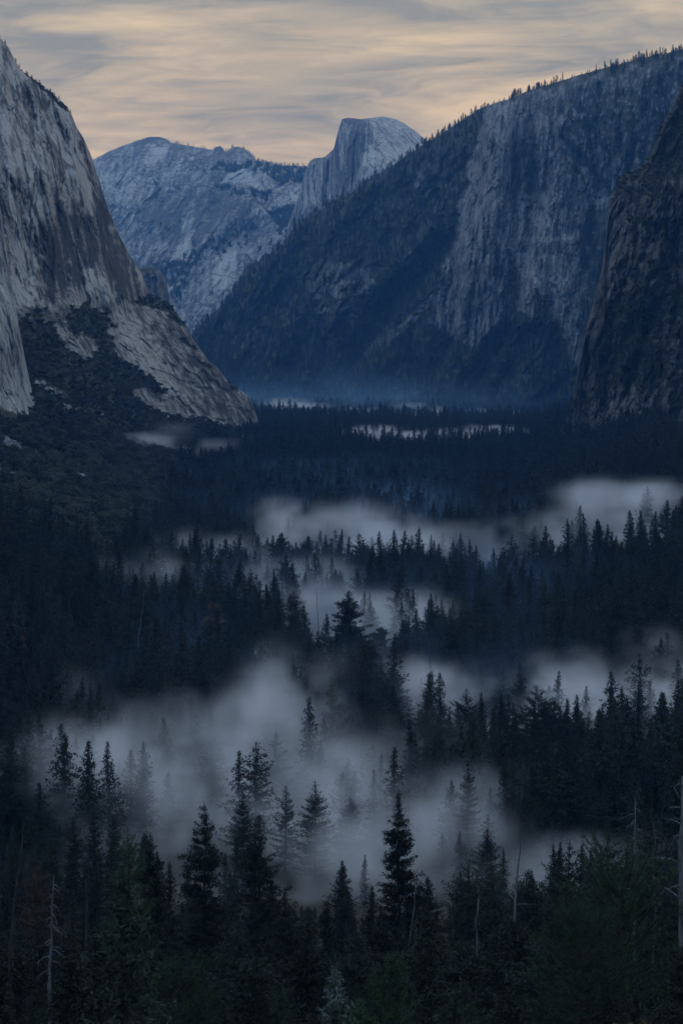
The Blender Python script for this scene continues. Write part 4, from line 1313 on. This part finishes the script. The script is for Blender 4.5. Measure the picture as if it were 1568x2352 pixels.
def forest_points():
    pts = []
    y = 440.0
    r = np.random.default_rng(77)
    while y < 7200:
        sp = 8.6 + 0.0014 * y
        half = y * 0.19 + 40
        xs = np.arange(-half, half, sp)
        xs = xs + r.uniform(-0.45, 0.45, len(xs)) * sp
        yy = y + r.uniform(-0.5, 0.5, len(xs)) * sp
        pts.append(np.column_stack([xs, yy]))
        y += sp * (1.0 if y < 3000 else 1.35)
    p = np.concatenate(pts)
    x, y = p[:, 0], p[:, 1]
    g = G(x, y)
    keep = r.random(len(x)) < clearing(x, y) * 0.92
    keep &= (y > 740) | (r.random(len(x)) < np.where((x / y * FPX + 784 > 230) & (x / y * FPX + 784 < 1010), 0.16, 0.45))
    # upper left slope is brush and scree, not tall forest
    left = np.maximum(0, -x - (60 + 0.045 * y))
    up = left * 0.46 * sstep(500, 1700, y)
    keep &= ~((up > 10 + 10 * gnoise(np.stack([x / 90, y / 90, 0 * x], -1))) & (y > 1650))
    rgt = np.maximum(0, x - (0.085 * y - 15)) * 0.4
    keep &= ~((rgt > 75) & (y > 2300))
    for (tx, ty, tr) in TREES:
        keep &= (x - tx) ** 2 + (y - ty) ** 2 > (tr * 1.3) ** 2
    x, y, g = x[keep], y[keep], g[keep]
    h = np.clip(r.normal(34, 8, len(x)), 12, 54)
    h *= 1 + 0.16 * gnoise(np.stack([x / 70, y / 70, 0 * x + 4], -1))
    # trees nearest the viewpoint stay below the tops of the named ones
    h = np.where(y < 720, np.clip(h * 0.5, 7, 20), h)
    px = 784 + x / y * FPX
    return x, y, g, h, px, r


fx, fy, fg, fh, fpx, fr = forest_points()
# the ones that show largest become trees of their own, the rest one mass
size = fh / fy
zone_ok = (fpx > -40) & (fpx < 1610)
order = np.argsort(-np.where(zone_ok, size, 0))
n_ind = 300 - N_HERO
ind = order[:max(0, n_ind)]
is_ind = np.zeros(len(fx), bool)
is_ind[ind] = True


MARKS = [(801, 1356, 1250, 'lone pine in the fog channel'), (526, 1506, 1000, 'lone tiered conifer in the fog'), (1238, 1570, 815, 'largest conifer of the right clump'), (1012, 1640, 800, 'layered ponderosa'),
         (1072, 1576, 860, 'broad conifer at the right fog bank'), (848, 1464, 1120, 'tallest conifer of the middle clump'), (1534, 1620, 840, 'tiered conifer near the right edge'), (916, 1810, 430, 'tall centre conifer'),
         (470, 1836, 400, 'tallest left pine'), (120, 1760, 930, 'misty left oak'), (215, 1852, 560, 'broad misty conifer'), (330, 1322, 1260, 'ragged double conifer'), (405, 1556, 960, 'faint conifer at the fog rim'),
         (1430, 1610, 1040, 'palest ghost conifer'), (120, 1508, 1050, 'rust-orange autumn tree'), (52, 1428, 1130, 'dull orange autumn tree'), (1456, 1824, 372, 'grey dead tree'), (1076, 1744, 720, 'pale slender conifer in the fog gap'),
         (992, 1376, 1280, 'leading conifer of the dark right stand')]
ORD = ['nearest', 'second', 'third', 'fourth', 'fifth', 'sixth', 'seventh', 'eighth', 'ninth', 'tenth', 'eleventh', 'twelfth', 'thirteenth', 'fourteenth', 'fifteenth', 'sixteenth', 'seventeenth', 'eighteenth', 'nineteenth', 'twentieth']
mk_x = np.array([at(m[0], m[1], m[2])[0] for m in MARKS])
mk_y = np.array([m[2] for m in MARKS], float)
by_mark = {}
for i in ind:
    dist = np.hypot((fpx[i] - np.array([m[0] for m in MARKS])) / 60.0, (fy[i] - mk_y) / 60.0)
    m = int(np.argmin(dist))
    side = ('left' if fpx[i] < MARKS[m][0] else 'right', 'behind' if fy[i] > mk_y[m] else 'in front')
    by_mark.setdefault((m, side), []).append((float(dist[m]), int(i)))
tree_label = {}
for (m, (sd, dp)), lst in by_mark.items():
    for q, (_, i) in enumerate(sorted(lst)):
        big_ = 'tall' if fh[i] > 36 else ('low' if fh[i] < 28 else 'dark')
        rank = ORD[min(q, len(ORD) - 1)]
        tree_label[i] = f"{big_} conifer, {rank} {'before' if dp == 'in front' else dp} and {sd} of the {MARKS[m][3]}"


def zone_label(i):
    side = 'left' if fpx[i] < 520 else ('centre' if fpx[i] < 1000 else 'right')
    return tree_label[int(i)], ('conifers on the near slope, ' if fy[i] < 700 else 'conifers behind the near fog, ') + side


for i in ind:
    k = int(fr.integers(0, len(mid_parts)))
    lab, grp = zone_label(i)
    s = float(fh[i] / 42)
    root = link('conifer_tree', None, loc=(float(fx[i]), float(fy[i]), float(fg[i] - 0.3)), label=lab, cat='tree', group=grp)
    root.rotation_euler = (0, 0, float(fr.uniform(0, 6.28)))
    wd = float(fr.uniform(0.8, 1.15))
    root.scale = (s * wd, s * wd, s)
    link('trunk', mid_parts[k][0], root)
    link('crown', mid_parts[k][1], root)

rest = ~is_ind
midm = rest & (fy < 2300)
farm = rest & (fy >= 2300)
for nm, lab, mk, pr, nom in (('forest', 'dense dark conifer forest of the middle valley', midm, mid_p, 42.0), ('far_forest', 'dark conifer forest filling the far valley floor', farm, far_p, 40.0)):
    c = int(mk.sum())
    scatter(nm, lab, pr, np.column_stack([fx[mk], fy[mk], fg[mk] - 0.3]), fh[mk] / nom, fr.uniform(0, 6.28, c), fr.integers(0, len(pr), c), fr.uniform(0.8, 1.2, c))

# thick undergrowth on the near slope: young firs and bushes
under_p = []
for k in range(5):
    w, c = conifer(500 + k, 12, [2.6, 3.0, 2.3, 3.3, 2.8][k], cb=0.02, whorls=24, per=7, step=0.45, tuft=6, tl=0.55, tw=0.16, power=[.8, .9, .75, .7, 1.0][k], gap=0.08, fan=0.3, irr=0.4, sides=5)
    under_p.append(proto('young_fir', w, c, M['bark'], M['needle']))
for k in range(2):
    w, c = leafy(520 + k, 7, 4.0, 12, 3600, 0.26, 0.12, 0.8)
    under_p.append(proto('undergrowth_bush', w, c, M['bark'], M['needle']))
r = np.random.default_rng(56)
yy, xx = [], []
y = 95.0
while y < 600:
    n_r = int((y * 0.36 + 30) / 6.2)
    xx.append(np.linspace(-0.18 * y - 15, 0.18 * y + 15, n_r) + r.uniform(-3, 3, n_r))
    yy.append(y + r.uniform(-2.2, 2.2, n_r))
    y += 6.2
x, y = np.concatenate(xx), np.concatenate(yy)
hh = (4 + 11 * r.random(len(x)) ** 1.6) * np.where(y < 200, 0.8, 1.0) * np.where(y > 430, 0.55, 1.0)
keepu = np.ones(len(x), bool)
for (tx, ty, tr) in TREES:
    keepu &= (np.abs(x - tx * y / ty) > 0.05 * 190) | (y > ty) | (y < ty - 45) | (hh < 7)
x, y, hh = x[keepu], y[keepu], hh[keepu]
vv = r.integers(0, np.where(y > 260, 7, 5))
scatter('undergrowth', 'dark undergrowth of young firs and bushes covering the near slope', under_p, np.column_stack([x, y, G(x, y) - 0.4]), np.where(vv < 5, hh / 12, hh / 9), r.uniform(0, 6.28, len(x)), vv, r.uniform(0.85, 1.3, len(x)))

# brush on the left slope
r = np.random.default_rng(55)
k = 30000
y = 1500 + 3000 * r.random(k)
x = -(60 + 0.045 * y) - r.random(k) * (y * 0.155 - 60)
up = np.maximum(0, -x - (60 + 0.045 * y)) * 0.46 * sstep(500, 1700, y)
kp = (up > 4) & (x > -0.20 * y) & (r.random(k) < 0.36)
sm_ = scree_mask(x, y)
kp &= (sm_ < 0.45) | (r.random(k) < 0.10)
x, y = x[kp], y[kp]
scatter('slope_brush', 'rounded dark oak brush covering the left slope', oak_p, np.column_stack([x, y, G(x, y) - 0.6]), r.uniform(0.7, 1.75, len(x)), r.uniform(0, 6.28, len(x)), r.integers(0, 5, len(x)))
# talus boulders in the chutes
k = 60000
y = 1700 + 1300 * r.random(k)
x = -(60 + 0.045 * y) - r.random(k) * (y * 0.17)
sm_ = scree_mask(x, y)
kp = (sm_ > 0.3) & (x > -0.2 * y) & (r.random(k) < 0.8)
x, y = x[kp], y[kp]
scatter('talus_boulders', 'grey boulders strewn down the chutes of the left slope', rock_p, np.column_stack([x, y, G(x, y)]), 0.5 + 3.2 * r.random(len(x)) ** 4, r.uniform(0, 6.28, len(x)), r.integers(0, 5, len(x)))


def pick(rel, k, thr, r, cond=None):
    m = rel['veg'] > thr
    if cond is not None:
        m &= cond(rel['X'], rel['Y'])
    ii = np.flatnonzero(m.ravel())
    ii = r.choice(ii, size=min(k, len(ii)), replace=False)
    P = rel['P'].reshape(-1, 3)[ii]
    return P, rel['X'].ravel()[ii], rel['Y'].ravel()[ii]


# conifers on the wooded ridge and along its skyline
P1, X1, Y1 = pick(RIDGE, 9000, 0.62, r, lambda X, Y: Y < 960)
h1 = r.uniform(14, 34, len(P1))
tp = RIDGE['top']
sk = r.choice(len(tp), 420, replace=True)
sk = sk[(RIDGE['Xc'][sk] > 640) | (r.random(len(sk)) < 0.4)]
skp = tp[sk] + np.column_stack([r.normal(size=len(sk)) * 8, r.uniform(0, 40, len(sk)), np.full(len(sk), -3.0)])
cl = gnoise(np.stack([skp[:, 0] / 60, skp[:, 1] / 400, 0 * skp[:, 0]], -1))
h2 = (9 + 26 * r.random(len(sk)) ** 1.3) * (0.75 + 0.5 * np.clip(cl, -0.6, 1))
PP = np.concatenate([P1 - [0, 0, 2], skp]); hh = np.concatenate([h1, h2])
scatter('ridge_forest', 'conifers covering the wooded ridge and standing along its skyline', far_p, PP, hh / 40, r.uniform(0, 6.28, len(PP)), r.integers(0, 6, len(PP)), np.concatenate([r.uniform(0.75, 1.25, len(P1)), r.uniform(1.0, 2.0, len(sk))]))
# bushes on the left cliff's talus and ledges
P1, X1, Y1 = pick(ELCAP, 7000, 0.55, r, lambda X, Y: Y > 640)
s1 = r.uniform(0.5, 1.5, len(P1))
P2, X2, Y2 = pick(ELCAP, 700, 0.3, r, lambda X, Y: Y <= 640)
scatter('cliff_brush', 'dark bushes on the talus and ledges of the left cliff', brush_p, np.concatenate([P1, P2]) - [0, 0, 1.0], np.concatenate([s1, r.uniform(0.2, 0.6, len(P2))]), r.uniform(0, 6.28, len(P1) + len(P2)), r.integers(0, 3, len(P1) + len(P2)))
P1, X1, Y1 = pick(CRAG, 5200, 0.5, r)
scatter('crag_brush', 'dark bushes clinging to the right crag', brush_p, P1 - [0, 0, 1.0], r.uniform(0.35, 1.15, len(P1)), r.uniform(0, 6.28, len(P1)), r.integers(0, 3, len(P1)))
P1, X1, Y1 = pick(FAR, 2500, 0.5, r)
tpf = FAR['top']
sk = r.choice(np.flatnonzero((FAR['Xc'] > 400) & (FAR['Xc'] < 720)), 110)
PP = np.concatenate([P1, tpf[sk]])
scatter('far_mountain_trees', 'tiny trees dotting the distant granite mountain', far_p, PP, r.uniform(9, 24, len(PP)) / 40, r.uniform(0, 6.28, len(PP)), r.integers(0, 6, len(PP)), np.full(len(PP), 1.3))
sk = r.choice(np.flatnonzero((ELCAP['Xc'] > -10) & (ELCAP['Xc'] < 165)), 26)
scatter('cliff_top_trees', 'few tiny trees on the crest of the left cliff', far_p, ELCAP['top'][sk] - [0, 0, 1], r.uniform(3, 9, len(sk)) / 40, r.uniform(0, 6.28, len(sk)), r.integers(0, 6, len(sk)), np.full(len(sk), 1.5))


# ------------------------------------------------------------------ fog banks and haze
def vol_mat(name, color, density, absorb=(0, 0, 0), aniso=0.0):
    m = bpy.data.materials.new(name)
    m.use_nodes = True
    t = m.node_tree
    t.nodes.clear()
    o = t.nodes.new('ShaderNodeOutputMaterial')
    v = t.nodes.new('ShaderNodeVolumePrincipled')
    v.inputs['Color'].default_value = (*color, 1)
    v.inputs['Density'].default_value = density
    v.inputs['Absorption Color'].default_value = (*absorb, 1)
    v.inputs['Anisotropy'].default_value = aniso
    t.links.new(v.outputs[0], o.inputs['Volume'])
    return m


def fog(name, label, lo, hi, vox, banks, dens, mat, noise_s=55.0, thr=0.18, step=12.0, puff=6, floor=True):
    """banks: (X, Y, distance, rx, ry, rz, weight) ellipsoids of mist, broken up by noise"""
    vd = bpy.data.volumes.new(name)
    o = link(name, vd, kind='stuff', label=label)
    vd.materials.append(mat)
    vd.render.step_size = step
    ng = bpy.data.node_groups.new(name + '_nodes', 'GeometryNodeTree')
    ng.interface.new_socket('Geometry', in_out='INPUT', socket_type='NodeSocketGeometry')
    ng.interface.new_socket('Geometry', in_out='OUTPUT', socket_type='NodeSocketGeometry')
    n = N(ng)
    go = n.new('NodeGroupOutput')
    pos = n.new('GeometryNodeInputPosition').outputs[0]
    nz1 = n.noise(n.vec('MULTIPLY', pos, (1, 0.3, 1.2)), 1.0 / noise_s, 5.0, 0.62, 0.9)
    nz2 = n.noise(n.vec('MULTIPLY', pos, (1, 0.22, 0.9)), 2.6 / noise_s, 6.0, 0.66, 1.4)
    acc = None
    fr_ = np.random.default_rng(int(noise_s))
    puffs = []
    for (X, Y, D, rx, ry, rz, w) in banks:
        c0 = at(X, Y, D) if not floor else at(X, 1200.0, D)
        if floor:
            rz *= 1.5
            c0[2] = float(G(np.array([c0[0]]), np.array([float(D)]))[0]) + 0.42 * rz
        if puff:
            for _ in range(puff):
                u = fr_.uniform(-0.8, 0.8, 3)
                k = fr_.uniform(0.30, 0.62)
                puffs.append((c0 + u * np.array([rx, ry * 0.8, rz * 0.55]), rx * k * 1.2, ry * k * 0.8, rz * k * fr_.uniform(0.7, 1.3), w * fr_.uniform(0.45, 1.1)))
        else:
            puffs.append((c0, rx, ry, rz, w))
    for (c, rx, ry, rz, w) in puffs:
        q = n.new('ShaderNodeVectorMath', operation='MULTIPLY_ADD')
        n.put(q.inputs[0], pos)
        q.inputs[1].default_value = (1 / rx, 1 / ry, 1 / rz)
        q.inputs[2].default_value = (-c[0] / rx, -c[1] / ry, -c[2] / rz)
        ln = n.vec('LENGTH', q.outputs[0], out=1)
        e = n.ramp(ln, 0.0, 1.0, w, 0.0)
        acc = e if acc is None else n.math('ADD', acc, e)
    acc = n.math('MINIMUM', acc, 1.3)
    brk = n.math('ADD', n.math('MULTIPLY', n.math('SUBTRACT', nz1, 0.5), 6.0), n.math('MULTIPLY', n.math('SUBTRACT', nz2, 0.5), 6.5))
    d = n.math('SUBTRACT', n.math('MULTIPLY', acc, n.math('MAXIMUM', n.math('ADD', brk, 0.85), 0.0)), thr)
    # stored in thousandths per metre, so that the thinnest edges are kept
    d = n.math('MULTIPLY', n.math('MAXIMUM', d, 0.0), dens * 1000.0)
    vc = n.new('GeometryNodeVolumeCube')
    n.put(vc.inputs['Density'], d)
    vc.inputs['Min'].default_value = lo
    vc.inputs['Max'].default_value = hi
    for ax, a in enumerate(('Resolution X', 'Resolution Y', 'Resolution Z')):
        vz = vox * (0.6 if ax == 2 else 1)
        vc.inputs[a].default_value = max(8, int((hi[ax] - lo[ax]) / vz))
    sm = n.new('GeometryNodeSetMaterial')
    sm.inputs['Material'].default_value = mat
    ng.links.new(vc.outputs[0], sm.inputs[0])
    ng.links.new(sm.outputs[0], go.inputs[0])
    md = o.modifiers.new('fog', 'NODES')
    md.node_group = ng
    return o


FOGM = vol_mat('mist', (0.88, 0.86, 0.86), 0.001)
fog('near_fog', 'grey fog drifting between the trees of the near valley floor', (-210, 520, -4), (380, 1290, 120), 4.5,
    [(380, 0, 870, 60, 80, 34, 0.9), (270, 0, 860, 60, 80, 30, 0.9), (600, 0, 1130, 34, 70, 24, 0.8), (670, 0, 1190, 30, 60, 22, 0.8), (330, 0, 790, 50, 80, 30, 0.9), (330, 0, 720, 50, 70, 20, 0.8), (400, 0, 800, 70, 90, 32, 1), (560, 0, 820, 60, 100, 30, 1), (640, 0, 880, 36, 70, 36, 1.2), (640, 0, 760, 60, 90, 28, 1), (760, 0, 790, 45, 80, 22, 1.1),
     (860, 0, 730, 50, 70, 18, 1.1), (700, 0, 660, 60, 70, 18, 1), (520, 0, 660, 60, 70, 18, 0.9), (950, 0, 690, 45, 60, 15, 1), (1080, 0, 700, 45, 60, 15, 0.8), (1220, 0, 680, 50, 60, 14, 0.7),
     (1380, 0, 690, 45, 60, 14, 0.6), (300, 0, 650, 36, 50, 14, 0.5), (330, 0, 880, 60, 80, 32, 0.8), (460, 0, 930, 60, 60, 30, 0.7), (560, 0, 940, 40, 50, 28, 0.6), (400, 0, 1010, 60, 60, 24, 0.4),
     (980, 0, 1090, 45, 70, 22, 0.9), (1100, 0, 1090, 60, 90, 24, 1.1), (1230, 0, 1100, 70, 100, 26, 1.1), (1360, 0, 1090, 70, 110, 30, 1.2), (1480, 0, 1090, 70, 120, 34, 1.3), (1570, 0, 1080, 60, 110, 32, 1.2),
     (1450, 0, 990, 60, 60, 22, 1), (1300, 0, 1000, 60, 60, 20, 0.8), (1050, 0, 990, 50, 50, 15, 0.6)],
    0.0125, FOGM, noise_s=60.0, step=8.0, thr=0.06, puff=7)
fog('middle_fog', 'pale fog winding between the stands of the middle valley', (-560, 1210, -4), (760, 2200, 220), 9.0,
    [(800, 0, 1380, 50, 90, 26, 1.3), (870, 0, 1340, 50, 70, 24, 1.3), (760, 0, 1480, 55, 90, 26, 1.2), (700, 0, 1600, 50, 90, 26, 1.1), (640, 0, 1700, 50, 90, 26, 1), (930, 0, 1370, 40, 60, 22, 1.2),
     (730, 0, 1290, 36, 60, 20, 1), (590, 0, 1500, 50, 80, 22, 0.7), (850, 0, 1450, 50, 80, 26, 1.2), (620, 0, 1900, 60, 90, 32, 1), (700, 0, 1920, 60, 100, 34, 1.2), (800, 0, 1900, 60, 100, 36, 1.2),
     (900, 0, 1900, 70, 100, 32, 1.2), (1020, 0, 1880, 80, 100, 28, 1.1), (1150, 0, 1860, 90, 110, 28, 1), (1300, 0, 1850, 100, 110, 30, 1), (1430, 0, 1860, 90, 110, 26, 1.1), (1530, 0, 1900, 80, 120, 22, 1.1),
     (1590, 0, 1880, 70, 110, 22, 1), (450, 0, 1850, 50, 80, 26, 0.8), (340, 0, 1650, 60, 90, 26, 0.7), (420, 0, 1500, 60, 90, 22, 0.6), (540, 0, 1560, 50, 80, 24, 0.7), (250, 0, 1560, 50, 80, 24, 0.5)],
    0.0135, FOGM, noise_s=85.0, step=16.0, thr=0.06, puff=6)
fog('far_fog', 'bright low mist lying on the far meadows', (-900, 3300, -5), (1100, 6900, 130), 18.0,
    [(300, 0, 3450, 110, 160, 13, 1.3), (380, 0, 3550, 120, 180, 13, 1.3), (460, 0, 3750, 120, 200, 13, 1.3), (550, 0, 4150, 100, 250, 16, 1.2), (940, 0, 4750, 190, 480, 18, 1.3), (1080, 0, 4800, 170, 420, 17, 1.2), (830, 0, 4900, 120, 400, 16, 1.1),
     (1180, 0, 4900, 120, 300, 16, 1), (680, 0, 6300, 220, 420, 26, 1.2), (880, 0, 6300, 200, 300, 24, 1.1), (1050, 0, 6200, 200, 300, 22, 1.1), (1180, 0, 6100, 250, 300, 20, 1.1)],
    0.0095, FOGM, noise_s=170.0, step=40.0, thr=0.16)
BLUEM = vol_mat('blue_mist', (0.35, 0.62, 1.0), 0.001, (0.8, 0.9, 1.0))
fog('valley_mist', 'thin blue mist hanging at the foot of the far ridge', (-1300, 5300, -5), (1500, 7900, 330), 45.0,
    [(640, 940, 6900, 750, 900, 190, 1.0), (950, 945, 6500, 700, 800, 150, .8), (1250, 950, 6100, 500, 600, 110, .5)],
    0.0003, BLUEM, noise_s=900.0, step=80.0, thr=0.0, puff=0, floor=False)
fog('floor_mist', 'faint blue mist lying low among the trunks of the whole forest', (-480, 820, -6), (640, 3600, 70), 14.0,
    [(784, 0, 1150, 230, 330, 26, .8), (600, 0, 1650, 260, 450, 26, 1.0), (1100, 0, 1650, 280, 450, 26, 1.0), (800, 0, 2350, 330, 600, 26, .9), (1150, 0, 2300, 300, 500, 26, .8), (800, 0, 3000, 380, 600, 26, .8)],
    0.0010, BLUEM, noise_s=130.0, step=60.0, thr=0.05, puff=0)
hz = vol_mat('morning_haze', (0.15, 0.45, 1.0), 2.3e-5, (0.9, 0.95, 1.0))
x0, x1, y0, y1, z0, z1 = -16000, 16000, -2500, 24000, -60, 2350
HV = np.array([(x, y, z) for z in (z0, z1) for y in (y0, y1) for x in (x0, x1)], float)
HF = np.array([(0, 2, 3, 1), (4, 5, 7, 6), (0, 1, 5, 4), (2, 6, 7, 3), (0, 4, 6, 2), (1, 3, 7, 5)])
link('haze', new_mesh('haze', HV, HF, hz), kind='stuff', label='blue morning haze filling the whole valley')
